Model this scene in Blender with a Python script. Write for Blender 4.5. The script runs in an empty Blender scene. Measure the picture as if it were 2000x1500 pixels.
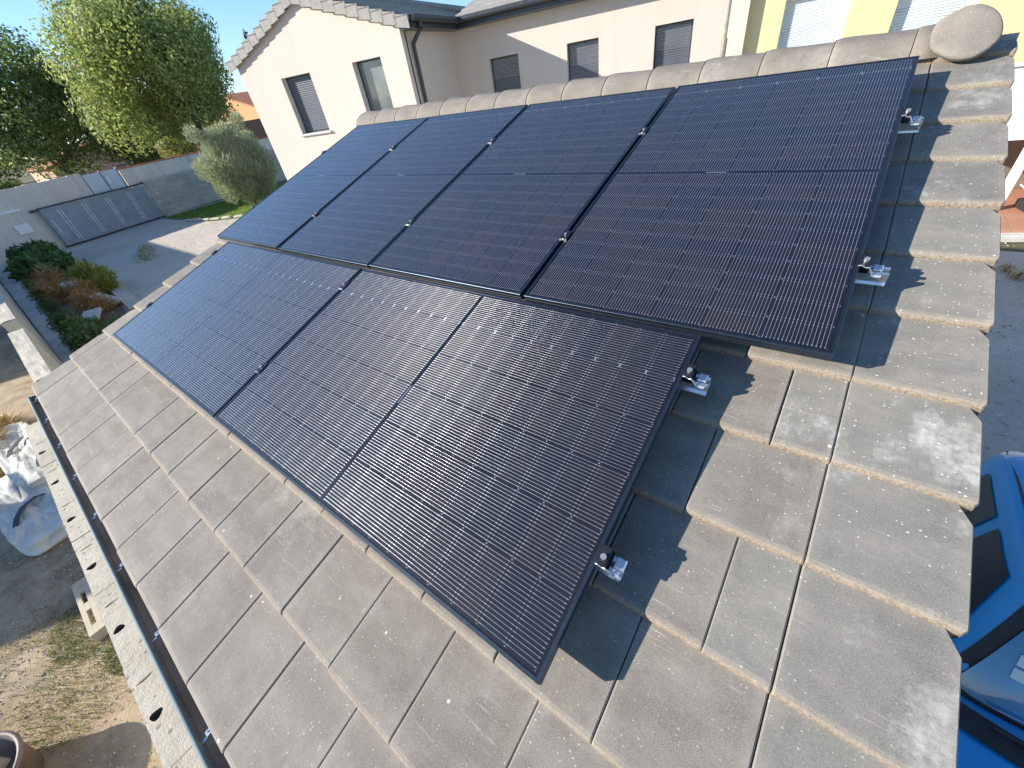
import bpy, math, random
from mathutils import Matrix, Vector, noise
random.seed(7)
rad = math.radians
scn = bpy.context.scene
COL = scn.collection

# ---------------------------------------------------------------- camera, sky, sun
PITCH = rad(17.298)
cam_d = bpy.data.cameras.new('camera'); cam = bpy.data.objects.new('camera', cam_d); COL.objects.link(cam)
Rwc = Matrix(((0.79826182, 0.58611599, -0.13873035), (0.27731868, -0.56212113, -0.77917533), (-0.53467038, 0.5835134, -0.61126075)))
Rb = (Matrix(((1, 0, 0), (0, -1, 0), (0, 0, -1))) @ Rwc).transposed()
CAM = Vector((4.48217656, -3.15286197, 0.20264596))
cam.matrix_world = Matrix.Translation(CAM) @ Rb.to_4x4()
cam_d.sensor_fit = 'HORIZONTAL'; cam_d.sensor_width = 36; cam_d.lens = 0.77027 * 18
cam_d.clip_start = 0.05; cam_d.clip_end = 3000
scn.camera = cam

SUN_T = Vector((0.67214922, 0.63288592, -0.38427963))
world = bpy.data.worlds.new("World"); scn.world = world; world.use_nodes = True
wt = world.node_tree; bg = wt.nodes['Background']
sky = wt.nodes.new('ShaderNodeTexSky'); sky.sky_type = 'NISHITA'; sky.sun_disc = False
sky.sun_elevation = rad(22.6); sky.sun_rotation = math.atan2(-SUN_T.x, -SUN_T.y)
sky.air_density = 1.0; sky.dust_density = 0.1; sky.ozone_density = 5.0
wt.links.new(sky.outputs[0], bg.inputs[0]); bg.inputs[1].default_value = 0.115
sd = bpy.data.lights.new('sun', 'SUN'); so = bpy.data.objects.new('sun', sd); COL.objects.link(so)
sd.energy = 4.8; sd.angle = rad(0.55); sd.color = (1.0, 0.93, 0.84)
so.rotation_euler = SUN_T.to_track_quat('-Z', 'Y').to_euler(); so.location = (-10, -10, 12)
scn.view_settings.view_transform = 'Standard'; scn.view_settings.look = 'None'
scn.view_settings.gamma = 1; scn.view_settings.exposure = 0.95

# ---------------------------------------------------------------- node helpers
def new_mat(name):
    m = bpy.data.materials.new(name); m.use_nodes = True
    return m, m.node_tree, m.node_tree.nodes['Principled BSDF']
class NT:
    def __init__(s, nt): s.nt = nt
    def n(s, t, **k):
        nd = s.nt.nodes.new(t)
        for a, b in k.items(): setattr(nd, a, b)
        return nd
    def put(s, sock, v):
        if isinstance(v, bpy.types.NodeSocket): s.nt.links.new(v, sock)
        else: sock.default_value = v
    def m(s, op, a, b=0.0, c=0.0, clamp=False):
        nd = s.n('ShaderNodeMath', operation=op, use_clamp=clamp)
        s.put(nd.inputs[0], a); s.put(nd.inputs[1], b); s.put(nd.inputs[2], c)
        return nd.outputs[0]
    def mix(s, f, a, b, mode='MIX'):
        nd = s.n('ShaderNodeMix', data_type='RGBA', blend_type=mode)
        s.put(nd.inputs[0], f); s.put(nd.inputs[6], a); s.put(nd.inputs[7], b)
        return nd.outputs[2]
    def coord(s, which='Object'): return s.n('ShaderNodeTexCoord').outputs[which]
    def noise(s, vec, scale, detail=4, rough=.55, dim='3D'):
        nd = s.n('ShaderNodeTexNoise'); nd.noise_dimensions = dim
        if vec is not None: s.put(nd.inputs['Vector'], vec)
        nd.inputs['Scale'].default_value = scale; nd.inputs['Detail'].default_value = detail; nd.inputs['Roughness'].default_value = rough
        return nd.outputs['Fac']
    def vor(s, vec, scale, out='Distance', feature='F1', rnd=1.0):
        nd = s.n('ShaderNodeTexVoronoi'); nd.feature = feature
        if vec is not None: s.put(nd.inputs['Vector'], vec)
        nd.inputs['Scale'].default_value = scale; nd.inputs['Randomness'].default_value = rnd
        return nd.outputs[out]
    def ramp(s, f, stops):
        nd = s.n('ShaderNodeValToRGB'); s.put(nd.inputs[0], f); e = nd.color_ramp.elements
        while len(e) > 1: e.remove(e[-1])
        e[0].position = stops[0][0]; e[0].color = col(stops[0][1])
        for p, c in stops[1:]:
            x = e.new(p); x.color = col(c)
        return nd.outputs[0]
    def rmap(s, v, a, b, c=0.0, d=1.0):
        nd = s.n('ShaderNodeMapRange'); s.put(nd.inputs[0], v)
        nd.inputs[1].default_value = a; nd.inputs[2].default_value = b; nd.inputs[3].default_value = c; nd.inputs[4].default_value = d
        return nd.outputs[0]
    def bump(s, h, strength=.3, dist=.01):
        nd = s.n('ShaderNodeBump'); nd.inputs['Strength'].default_value = strength; nd.inputs['Distance'].default_value = dist
        s.put(nd.inputs['Height'], h); return nd.outputs[0]
    def sep(s, v):
        nd = s.n('ShaderNodeSeparateXYZ'); s.put(nd.inputs[0], v); return nd.outputs
    def comb(s, x, y, z):
        nd = s.n('ShaderNodeCombineXYZ'); s.put(nd.inputs[0], x); s.put(nd.inputs[1], y); s.put(nd.inputs[2], z); return nd.outputs[0]
    def scalev(s, v, sc):
        nd = s.n('ShaderNodeMapping'); s.put(nd.inputs[0], v); nd.inputs['Scale'].default_value = sc; return nd.outputs[0]
def col(c):
    if isinstance(c, (int, float)): return (c, c, c, 1)
    return (c[0], c[1], c[2], 1) if len(c) == 3 else c

def simple(name, c, rough=.6, metal=0.0, nscale=8.0, namt=.25, bump=.15, bd=.004, spec=.5, grain=0.0):
    m, nt, p = new_mat(name); N = NT(nt); v = N.coord()
    f = N.noise(v, nscale, 5)
    c0 = tuple(x * (1 - namt) for x in c); c1 = tuple(min(1, x * (1 + namt)) for x in c)
    cc = N.ramp(f, [(.3, c0), (.7, c1)])
    if grain:
        g = N.noise(v, 220, 2); cc = N.mix(grain, cc, N.ramp(g, [(.35, tuple(x * .45 for x in c)), (.65, tuple(min(1, x * 1.5) for x in c))]))
    N.put(p.inputs['Base Color'], cc); p.inputs['Roughness'].default_value = rough; p.inputs['Metallic'].default_value = metal
    p.inputs['Specular IOR Level'].default_value = spec
    if bump: N.put(p.inputs['Normal'], N.bump(N.noise(v, nscale * 6, 4), bump, bd))
    return m

def mat_tiles(name='roof_tile_concrete'):
    m, nt, p = new_mat(name); N = NT(nt)
    v = N.coord('Object'); isl = N.n('ShaderNodeNewGeometry').outputs['Random Per Island']
    uv = N.n('ShaderNodeUVMap'); uv.uv_map = 'uv'; s = N.sep(uv.outputs[0])
    at = N.n('ShaderNodeAttribute', attribute_name='tint').outputs['Fac']
    base = N.mix(at, (.190, .166, .132, 1), (.200, .200, .168, 1))
    base = N.mix(N.m('MULTIPLY', isl, .8), base, N.mix(at, (.135, .113, .092, 1), (.140, .143, .127, 1)))
    big = N.noise(N.scalev(v, (1, 2.2, 1)), 5.5, 6, .6)
    base = N.mix(N.rmap(big, .38, .68, 0, .6), base, (.31, .28, .235, 1))
    dk = N.noise(N.scalev(v, (1.6, .8, 1)), 3.7, 7, .7)
    base = N.mix(N.rmap(dk, .5, .75, 0, .65), base, (.105, .092, .08, 1))
    med = N.noise(v, 34, 5, .65)
    base = N.mix(N.rmap(med, .3, .75, .0, .35), base, (.15, .135, .12, 1))
    fine = N.noise(v, 420, 2, .6)
    base = N.mix(N.rmap(fine, .42, .75, 0, .45), base, (.45, .42, .37, 1))
    # worn pale rim along the edges of each tile (its own efflorescence)
    dx = N.m('MINIMUM', s[0], N.m('SUBTRACT', .296, s[0])); dy = N.m('MINIMUM', N.m('ADD', s[1], .02), N.m('SUBTRACT', .312, s[1]))
    dd = N.m('ADD', N.m('MINIMUM', dx, dy), N.m('MULTIPLY', N.m('SUBTRACT', med, .5), .03))
    rim = N.rmap(dd, .0, .035, .30, 0)
    base = N.mix(rim, base, (.36, .32, .265, 1))
    # lime blooms and scratches
    bl = N.noise(N.scalev(v, (1.0, .7, 1)), 3.3, 8, .7); bl2 = N.noise(v, 60, 3)
    bloom = N.m('MULTIPLY', N.rmap(bl, .56, .68, 0, .8), N.rmap(bl2, .3, .6, .25, 1))
    base = N.mix(N.m('MULTIPLY', bloom, N.m('ADD', .2, N.m('MULTIPLY', at, .8))), base, (.55, .54, .49, 1))
    sc = N.noise(N.scalev(v, (3, 60, 1)), 1.5, 3, .8); scm = N.noise(v, 2.1, 2)
    base = N.mix(N.m('MULTIPLY', N.rmap(sc, .62, .70, 0, .5), N.rmap(scm, .52, .6, 0, 1)), base, (.50, .46, .40, 1))
    # white grit specks
    vs_ = N.scalev(v, (.75, 1.25, 1)); vd = N.vor(vs_, 120); vr = N.sep(N.vor(vs_, 120, 'Color'))[0]
    sp = N.m('MULTIPLY', N.m('LESS_THAN', vd, N.m('MULTIPLY', N.m('SUBTRACT', vr, .72), 1.0)), N.m('GREATER_THAN', vr, .84))
    sx = N.sep(v)
    near = N.m('ADD', .2, N.m('MULTIPLY', N.m('ADD', .25, N.m('MULTIPLY', at, .75)), N.rmap(N.noise(v, .9, 3), .35, .55)))
    base = N.mix(N.m('MULTIPLY', sp, near, clamp=True), base, (.72, .70, .64, 1))
    vd3 = N.vor(v, 14); vr3 = N.sep(N.vor(v, 14, 'Color'))[0]
    base = N.mix(N.m('MULTIPLY', N.m('LESS_THAN', vd3, N.m('MULTIPLY', med, .13)), N.m('GREATER_THAN', vr3, .8)), base, (.6, .57, .5, 1))
    # raw sandy nose
    nose = N.n('ShaderNodeAttribute', attribute_name='nose').outputs['Fac']
    ncol = N.mix(N.rmap(N.noise(v, 150, 3), .35, .65), (.16, .122, .085, 1), (.34, .27, .195, 1))
    base = N.mix(N.m('MULTIPLY', nose, N.rmap(med, .2, .55, .75, 1.0)), base, ncol)
    N.put(p.inputs['Base Color'], base); p.inputs['Roughness'].default_value = .82; p.inputs['Specular IOR Level'].default_value = .35
    h = N.m('ADD', N.m('MULTIPLY', fine, .5), N.m('ADD', N.m('MULTIPLY', med, .9), N.m('MULTIPLY', sp, .5)))
    N.put(p.inputs['Normal'], N.bump(h, .45, .0022))
    return m

def mat_solar(name='solar_cells', across=False):
    m, nt, p = new_mat(name); N = NT(nt)
    x, y, z = N.sep(N.coord('Object'))[:3]
    yy = N.m('MULTIPLY', y, -1)
    # fold the two half modules: distance from the centre line
    H2 = 1.9487 / 2
    dc = N.m('ABSOLUTE', N.m('SUBTRACT', yy, H2))
    r = N.m('DIVIDE', N.m('SUBTRACT', dc, .010), .0945)
    ri = N.m('FLOOR', r); rf = N.m('MULTIPLY', N.m('FRACT', r), .0945)
    side = N.m('GREATER_THAN', yy, H2)
    c = N.m('DIVIDE', N.m('SUBTRACT', x, .018), .183); ci = N.m('FLOOR', c); cf = N.m('MULTIPLY', N.m('FRACT', c), .183)
    inx = N.m('MULTIPLY', N.m('GREATER_THAN', x, .018), N.m('LESS_THAN', x, 1.116))
    iny = N.m('MULTIPLY', N.m('GREATER_THAN', dc, .010), N.m('LESS_THAN', dc, .955))
    ins = N.m('MULTIPLY', inx, iny)
    gy = N.m('MINIMUM', rf, N.m('SUBTRACT', .0945, rf)); gx = N.m('MINIMUM', cf, N.m('SUBTRACT', .183, cf))
    incell = N.m('MULTIPLY', N.m('MULTIPLY', N.m('GREATER_THAN', gy, .0011), N.m('GREATER_THAN', gx, .001)), ins)
    # wires
    w = N.m('DIVIDE', N.m('SUBTRACT', cf, .0019), .0112); wf = N.m('SUBTRACT', N.m('FRACT', w), .5)
    inw = N.m('MULTIPLY', N.m('GREATER_THAN', w, 0), N.m('LESS_THAN', w, 16))
    wd = N.m('MULTIPLY', N.m('ABSOLUTE', wf), .0108)
    pad = N.m('MULTIPLY', N.m('LESS_THAN', N.m('ABSOLUTE', N.m('SUBTRACT', gy, .006)), .0028), 1)
    width = N.m('ADD', .00072, N.m('MULTIPLY', pad, .0008))
    wire = N.m('MULTIPLY', N.m('MULTIPLY', N.m('LESS_THAN', wd, width), inw), N.m('MULTIPLY', N.m('GREATER_THAN', gy, .0007), ins))
    # per cell tone
    wn = N.n('ShaderNodeTexWhiteNoise', noise_dimensions='3D')
    oi = N.n('ShaderNodeObjectInfo').outputs['Random']
    N.put(wn.inputs['Vector'], N.comb(ci, N.m('ADD', ri, N.m('MULTIPLY', side, 40)), N.m('MULTIPLY', oi, 91)))
    t = wn.outputs['Value']
    cell = N.ramp(t, [(0, (.008, .010, .017)), (.4, (.010, .0105, .0165)), (.75, (.013, .0115, .016)), (1, (.017, .0135, .015))])
    back = (.006, .008, .013, 1)
    basec = N.mix(incell, back, cell)
    # small diamonds where cell corners meet
    di = N.m('LESS_THAN', N.m('ADD', gx, gy), .0042)
    basec = N.mix(N.m('MULTIPLY', N.m('MULTIPLY', di, ins), .5), basec, (.25, .27, .3, 1))
    # end ribbon mark on the centre line
    mk = N.m('MULTIPLY', N.m('MULTIPLY', N.m('LESS_THAN', dc, .003), N.m('GREATER_THAN', x, .47)), N.m('LESS_THAN', x, .56))
    wire_and_glare = N.m('MAXIMUM', wire, mk)
    wirec = N.mix(N.rmap(N.noise(N.coord('Object'), 30, 2), .3, .7), ((.24, .25, .27, 1) if across else (.50, .47, .46, 1)), ((.38, .38, .38, 1) if across else (.70, .64, .62, 1)))  # upper-row wires paler: their sky reflection is put into the colour
    # glare painted along the upslope cell boundary, with flared glints at the crossings
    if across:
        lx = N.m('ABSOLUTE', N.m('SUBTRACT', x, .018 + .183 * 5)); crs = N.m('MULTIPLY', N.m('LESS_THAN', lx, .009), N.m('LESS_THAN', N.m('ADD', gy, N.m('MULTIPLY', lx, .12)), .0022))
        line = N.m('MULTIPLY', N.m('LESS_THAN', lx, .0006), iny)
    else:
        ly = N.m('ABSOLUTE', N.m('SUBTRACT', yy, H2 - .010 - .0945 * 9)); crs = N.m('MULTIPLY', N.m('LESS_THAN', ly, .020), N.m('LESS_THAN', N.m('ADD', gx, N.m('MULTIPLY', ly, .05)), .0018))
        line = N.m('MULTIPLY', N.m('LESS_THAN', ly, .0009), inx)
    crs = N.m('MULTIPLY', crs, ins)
    wire_and_glare = N.m('MAXIMUM', wire_and_glare, N.m('MAXIMUM', crs, line))
    basec = N.mix(wire_and_glare, basec, wirec)
    # thin dust film
    dust = N.noise(N.coord('Object'), 3.0, 5, .6)
    basec = N.mix(N.rmap(dust, .45, .8, .0, .015), basec, (.4, .38, .34, 1))
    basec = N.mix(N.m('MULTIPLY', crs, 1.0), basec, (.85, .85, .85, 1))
    N.put(p.inputs['Base Color'], basec)
    N.put(p.inputs['Metallic'], N.m('MULTIPLY', wire_and_glare, .8))
    N.put(p.inputs['Roughness'], N.m('ADD', .5, N.m('MULTIPLY', wire_and_glare, -.17)))
    # round wires: tilt the normal across the wire
    tx = N.m('MULTIPLY', N.m('MULTIPLY', N.m('DIVIDE', wf, N.m('DIVIDE', width, .0108)), wire), 1.1)
    vt = N.n('ShaderNodeVectorTransform', vector_type='NORMAL', convert_from='OBJECT', convert_to='WORLD')
    N.put(vt.inputs[0], N.comb(tx, 0.0, 1.0))
    nn = N.n('ShaderNodeVectorMath', operation='NORMALIZE'); N.put(nn.inputs[0], vt.outputs[0])
    N.put(p.inputs['Normal'], nn.outputs[0])
    p.inputs['Specular IOR Level'].default_value = .12
    p.inputs['Coat Weight'].default_value = 1; p.inputs['Coat Roughness'].default_value = .07; p.inputs['Coat IOR'].default_value = 1.5
    N.put(p.inputs['Coat Roughness'], N.rmap(dust, .3, .75, .03, .07))
    return m

def mat_stucco(name, c, dirt=.12):
    m, nt, p = new_mat(name); N = NT(nt); v = N.coord()
    a = N.noise(v, .7, 5, .6); b = N.noise(v, 90, 3)
    cc = N.mix(N.rmap(a, .35, .75, 0, dirt * 2), col(c), col(tuple(x * .86 for x in c)))
    st = N.noise(N.scalev(v, (5, 5, .35)), 1.2, 5, .65)
    cc = N.mix(N.rmap(st, .45, .75, 0, dirt * 1.3), cc, col(tuple(x * .6 for x in c)))
    cc = N.mix(N.rmap(b, .4, .7, 0, .1), cc, col(tuple(x * .7 for x in c)))
    N.put(p.inputs['Base Color'], cc); p.inputs['Roughness'].default_value = .93; p.inputs['Specular IOR Level'].default_value = .2
    N.put(p.inputs['Normal'], N.bump(b, .35, .004))
    return m

def mat_concrete(name, c, holes=.5, stain=(.1, .09, .075), stain_amt=.6):
    m, nt, p = new_mat(name); N = NT(nt); v = N.coord()
    a = N.noise(v, 2.2, 7, .65); b = N.noise(v, 26, 5, .7); g = N.noise(v, 160, 3)
    cc = N.mix(N.rmap(a, .4, .72, 0, stain_amt), col(c), col(stain))
    cc = N.mix(N.rmap(b, .5, .75, 0, .5), cc, col(tuple(x * .55 for x in c)))
    cc = N.mix(N.rmap(g, .5, .8, 0, .35), cc, col(tuple(min(1, x * 1.3) for x in c)))
    pd = N.vor(v, 38); pr = N.sep(N.vor(v, 38, 'Color'))[1]
    pit = N.m('MULTIPLY', N.m('LESS_THAN', pd, .3), N.m('GREATER_THAN', pr, 1 - holes * .25))
    cc = N.mix(N.m('MULTIPLY', pit, .7), cc, col(tuple(x * .35 for x in c)))
    N.put(p.inputs['Base Color'], cc); p.inputs['Roughness'].default_value = .95; p.inputs['Specular IOR Level'].default_value = .2
    h = N.m('SUBTRACT', N.m('ADD', N.m('MULTIPLY', b, 1.2), N.m('MULTIPLY', g, .5)), N.m('MULTIPLY', pit, .8))
    N.put(p.inputs['Normal'], N.bump(h, .6, .006))
    return m

def mat_ground(name, cols, s1=.35, s2=6, s3=60, peb=0.0, pebc=(.5, .48, .44), bump=.5, bd=.02):
    m, nt, p = new_mat(name); N = NT(nt); v = N.coord()
    a = N.noise(v, s1, 7, .65); b = N.noise(v, s2, 6, .7); c = N.noise(v, s3, 4, .6)
    f = N.m('ADD', N.m('MULTIPLY', a, .55), N.m('ADD', N.m('MULTIPLY', b, .3), N.m('MULTIPLY', c, .15)))
    cc = N.ramp(f, [(.38 + .24 * i / (len(cols) - 1), k) for i, k in enumerate(cols)])
    cc = N.mix(N.rmap(c, .35, .7, .0, .55), cc, N.mix(.5, cc, (.05, .045, .035, 1)))
    h = N.m('ADD', N.m('MULTIPLY', b, .6), N.m('MULTIPLY', c, .4))
    if peb:
        d = N.vor(v, 55); rr = N.sep(N.vor(v, 55, 'Color'))
        k = N.m('MULTIPLY', N.m('LESS_THAN', d, .42), N.m('GREATER_THAN', rr[0], 1 - peb))
        cc = N.mix(k, cc, N.mix(rr[1], col(tuple(x * .6 for x in pebc)), col(pebc)))
        h = N.m('ADD', h, N.m('MULTIPLY', N.m('SUBTRACT', 1, d), N.m('MULTIPLY', k, .5)))
    N.put(p.inputs['Base Color'], cc); p.inputs['Roughness'].default_value = .95; p.inputs['Specular IOR Level'].default_value = .15
    N.put(p.inputs['Normal'], N.bump(h, bump, bd))
    return m

def mat_leaf(name, c0, c1, c2=None, trans=.35):
    m, nt, p = new_mat(name); N = NT(nt)
    isl = N.n('ShaderNodeNewGeometry').outputs['Random Per Island']
    v = N.coord(); nz = N.noise(v, .55, 3)
    f = N.m('ADD', N.m('MULTIPLY', isl, .6), N.m('MULTIPLY', nz, .4))
    stops = [(.2, c0), (.62, c1)] + ([(.85, c2)] if c2 else [])
    cc = N.ramp(f, stops)
    N.put(p.inputs['Base Color'], cc); p.inputs['Roughness'].default_value = .5; p.inputs['Specular IOR Level'].default_value = .4
    tr = N.n('ShaderNodeBsdfTranslucent'); N.put(tr.inputs[0], N.mix(.35, cc, (.45, .55, .10, 1)))
    ms = N.n('ShaderNodeMixShader'); ms.inputs[0].default_value = trans
    out = nt.nodes['Material Output']
    nt.links.new(p.outputs[0], ms.inputs[1]); nt.links.new(tr.outputs[0], ms.inputs[2]); nt.links.new(ms.outputs[0], out.inputs[0])
    return m

def mat_glass_dark(name, c=(.02, .025, .03), rough=.05):
    m, nt, p = new_mat(name); N = NT(nt)
    N.put(p.inputs['Base Color'], N.mix(N.rmap(N.noise(N.coord(), 2.2, 3), .3, .7), col(c), col(tuple(x * 1.8 for x in c))))
    p.inputs['Roughness'].default_value = rough; p.inputs['Coat Weight'].default_value = .6; p.inputs['Coat Roughness'].default_value = .03
    return m

def mat_paint(name, c):
    m, nt, p = new_mat(name); N = NT(nt)
    N.put(p.inputs['Base Color'], N.mix(N.rmap(N.noise(N.coord(), 3, 4), .4, .7, 0, .25), col(c), col(tuple(x * .8 for x in c))))
    p.inputs['Roughness'].default_value = .33; p.inputs['Coat Weight'].default_value = 1; p.inputs['Coat Roughness'].default_value = .05
    g = N.noise(N.coord(), 40, 4); N.put(p.inputs['Roughness'], N.rmap(g, .3, .8, .28, .5))
    return m

def mat_blocks(name, c, mortar, scale=(1, 1, 1), bw=.5, bh=.2, stain=(.12, .11, .09), amt=.4):
    m, nt, p = new_mat(name); N = NT(nt); v = N.coord(); s = N.sep(v)
    vec = N.comb(N.m('ADD', s[0], s[1]), s[2], 0.0)
    br = N.n('ShaderNodeTexBrick'); N.put(br.inputs['Vector'], vec)
    br.inputs['Color1'].default_value = col(c); br.inputs['Color2'].default_value = col(tuple(x * .8 for x in c)); br.inputs['Mortar'].default_value = col(mortar)
    br.inputs['Scale'].default_value = 1; br.inputs['Brick Width'].default_value = bw; br.inputs['Row Height'].default_value = bh; br.inputs['Mortar Size'].default_value = .008
    a = N.noise(v, 1.3, 7, .7); b = N.noise(v, 40, 4)
    cc = N.mix(N.rmap(a, .42, .72, 0, amt), br.outputs[0], col(stain))
    cc = N.mix(N.rmap(b, .45, .75, 0, .4), cc, col(tuple(x * .6 for x in c)))
    N.put(p.inputs['Base Color'], cc); p.inputs['Roughness'].default_value = .95
    N.put(p.inputs['Normal'], N.bump(N.m('ADD', N.m('MULTIPLY', br.outputs[1], -.6), N.m('MULTIPLY', b, .4)), .5, .01))
    return m

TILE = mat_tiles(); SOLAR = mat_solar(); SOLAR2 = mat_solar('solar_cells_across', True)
FRAME = simple('black_anodised_frame', (.05, .068, .09), .36, .8, 60, .15, .05, .001)
ALU = simple('bright_aluminium', (.80, .81, .80), .28, .9, 30, .08, .06, .001)
STEEL = simple('bolt_steel', (.78, .76, .70), .3, .85, 60, .1, .05, .001)
BLACKM = simple('black_clamp', (.03, .032, .04), .4, .6, 40, .3, .1, .001)
GUTTER = simple('grey_gutter', (.21, .20, .20), .6, .1, 4, .3, .08, .002)
GUTRIM = simple('gutter_rim', (.16, .22, .235), .8, .0, 6, .15, .05, .002)
UNDER = simple('underlay', (.015, .015, .015), .9)
WALLR = mat_stucco('cream_render', (.62, .55, .475), .13)
WALLY = mat_stucco('yellow_render', (.74, .62, .34), .12)
WALLC = mat_stucco('pale_cream_render', (.70, .62, .50), .12)
WALLW = mat_stucco('white_render', (.80, .76, .68), .15)
ROUGHC = mat_stucco('rough_boundary_render', (.70, .64, .56), .4)
HTILE = simple('house_roof_tile', (.33, .315, .29), .85, 0, 5, .2, .4, .01, .3, .3)
HGUT = simple('house_gutter', (.05, .055, .065), .35, .3, 5, .2, .03)
REVEAL = simple('grey_reveal', (.52, .51, .48), .8, 0, 3, .12, .1)
SHUT = simple('grey_shutter', (.135, .145, .17), .45, .2, 3, .1, .03)
SHUTL = simple('pale_shutter', (.62, .68, .68), .45, 0, 2, .06, .03)
DGLASS = mat_glass_dark('window_glass', (.10, .115, .12), .08)
CONC = mat_concrete('raw_concrete_block', (.62, .57, .455), .8, (.30, .27, .20), .5)
CONCG = mat_concrete('old_grey_concrete', (.60, .58, .53), .3, (.30, .28, .24), .5)
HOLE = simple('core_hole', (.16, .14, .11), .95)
GATEM = simple('grey_gate_paint', (.22, .265, .31), .5, .1, 2.5, .15, .05)
GATEW = simple('pale_gate_paint', (.52, .58, .62), .45, 0, 2, .08, .04)
DARKM = simple('dark_metal', (.03, .035, .04), .5, .3)
WHITEP = simple('white_paint', (.74, .76, .74), .5, 0, 6, .08, .05)
MRED = mat_stucco('salmon_render', (.62, .42, .31), .3)
ROOFR = simple('old_clay_roof', (.40, .17, .09), .85, 0, 3, .35, .4, .02, .3, .3)
ORANGE = mat_stucco('ochre_render', (.58, .34, .18), .3)
BLUE = mat_paint('car_blue_paint', (.008, .33, .76))
CARGLASS = mat_glass_dark('car_glass', (.008, .012, .014), .04)
RUBBER = simple('black_plastic', (.022, .023, .026), .6, 0, 20, .2, .1)
BAGM = simple('woven_bag_white', (.56, .545, .48), .8, 0, 3, .22, .6, .012)
STRAP = simple('dark_strap', (.045, .05, .075), .7)
BARK = simple('tree_bark', (.11, .085, .06), .9, 0, 6, .35, .6, .03)
BLOCKG = mat_blocks('breeze_block', (.52, .48, .42), (.34, .32, .28))

# ---------------------------------------------------------------- mesh builder
XF = {}
class MB:
    def __init__(s): s.v = []; s.f = []; s.mi = []; s.uv = {}; s.att = {}; s.smooth = set()
    def add(s, vs, fs, T=None, mi=0, smooth=False, tint=None, nose=None):
        o = len(s.v)
        s.v += [(T @ Vector(p)) if T else Vector(p) for p in vs]
        for k, f in enumerate(fs):
            if smooth: s.smooth.add(len(s.f))
            s.f.append([i + o for i in f]); s.mi.append(mi)
        return o
    def box(s, a, b, T=None, mi=0, bev=0.0):
        x0, y0, z0 = a; x1, y1, z1 = b
        if bev:
            c = bev; vs = []; 
            for (zz, ins) in ((z0, c), (z0 + c, 0), (z1 - c, 0), (z1, c)):
                vs += [(x0 + ins, y0 + ins, zz), (x1 - ins, y0 + ins, zz), (x1 - ins, y1 - ins, zz), (x0 + ins, y1 - ins, zz)]
            fs = [(3, 2, 1, 0), (12, 13, 14, 15)]
            for l in range(3):
                for i in range(4): j = (i + 1) % 4; fs.append((l * 4 + i, l * 4 + j, l * 4 + 4 + j, l * 4 + 4 + i))
            return s.add(vs, fs, T, mi)
        vs = [(x0, y0, z0), (x1, y0, z0), (x1, y1, z0), (x0, y1, z0), (x0, y0, z1), (x1, y0, z1), (x1, y1, z1), (x0, y1, z1)]
        return s.add(vs, [(0, 3, 2, 1), (4, 5, 6, 7), (0, 1, 5, 4), (1, 2, 6, 5), (2, 3, 7, 6), (3, 0, 4, 7)], T, mi)
    def prism(s, poly, h0, h1, T=None, mi=0, smooth=False):     # polygon in xy extruded in z
        n = len(poly); vs = [(p[0], p[1], h0) for p in poly] + [(p[0], p[1], h1) for p in poly]
        fs = [tuple(range(n - 1, -1, -1)), tuple(range(n, 2 * n))] + [(i, (i + 1) % n, n + (i + 1) % n, n + i) for i in range(n)]
        return s.add(vs, fs, T, mi, smooth)
    def sweep(s, prof, x0, x1, T=None, mi=0, closed=True, caps=True, smooth=False):  # profile (y,z) swept along x
        n = len(prof); vs = [(x0, p[0], p[1]) for p in prof] + [(x1, p[0], p[1]) for p in prof]
        m_ = n if closed else n - 1
        fs = [(i, (i + 1) % n, n + (i + 1) % n, n + i) for i in range(m_)]
        if closed and caps: fs += [tuple(range(n - 1, -1, -1)), tuple(range(n, 2 * n))]
        return s.add(vs, fs, T, mi, smooth)
    def cyl(s, p0, p1, r0, r1=None, n=12, T=None, mi=0, caps=True, smooth=True):
        r1 = r0 if r1 is None else r1
        p0 = Vector(p0); p1 = Vector(p1); d = (p1 - p0).normalized()
        a = d.orthogonal().normalized(); b = d.cross(a); vs = []
        for p, r in ((p0, r0), (p1, r1)):
            for i in range(n):
                t = 2 * math.pi * i / n; vs.append(p + (a * math.cos(t) + b * math.sin(t)) * r)
        fs = [(i, (i + 1) % n, n + (i + 1) % n, n + i) for i in range(n)]
        o = s.add(vs, fs, T, mi, smooth)
        if caps: s.add(vs[:n], [tuple(range(n - 1, -1, -1))], T, mi); s.add(vs[n:], [tuple(range(n))], T, mi)
        return o
    def tube(s, pts, r, n=8, T=None, mi=0):
        for a, b in zip(pts[:-1], pts[1:]): s.cyl(a, b, r, r, n, T, mi)
    def grid(s, rows, T=None, mi=0, smooth=True):
        nr = len(rows); nc = len(rows[0]); vs = [p for r in rows for p in r]
        fs = [(i * nc + j, i * nc + j + 1, (i + 1) * nc + j + 1, (i + 1) * nc + j) for i in range(nr - 1) for j in range(nc - 1)]
        return s.add(vs, fs, T, mi, smooth)
    def build(s, name, mats, parent=None):
        if not isinstance(mats, (list, tuple)): mats = [mats]
        inv = XF.get(parent.name, Matrix()).inverted() if parent else Matrix()
        me = bpy.data.meshes.new(name); me.from_pydata([inv @ v for v in s.v], [], s.f); 
        for m_ in mats: me.materials.append(m_)
        for i, p in enumerate(me.polygons):
            p.material_index = s.mi[i]
            if i in s.smooth: p.use_smooth = True
        me.update()
        o = bpy.data.objects.new(name, me); COL.objects.link(o)
        if parent: o.parent = parent; XF[o.name] = XF.get(parent.name, Matrix())
        else: XF[o.name] = Matrix()
        return o
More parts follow.
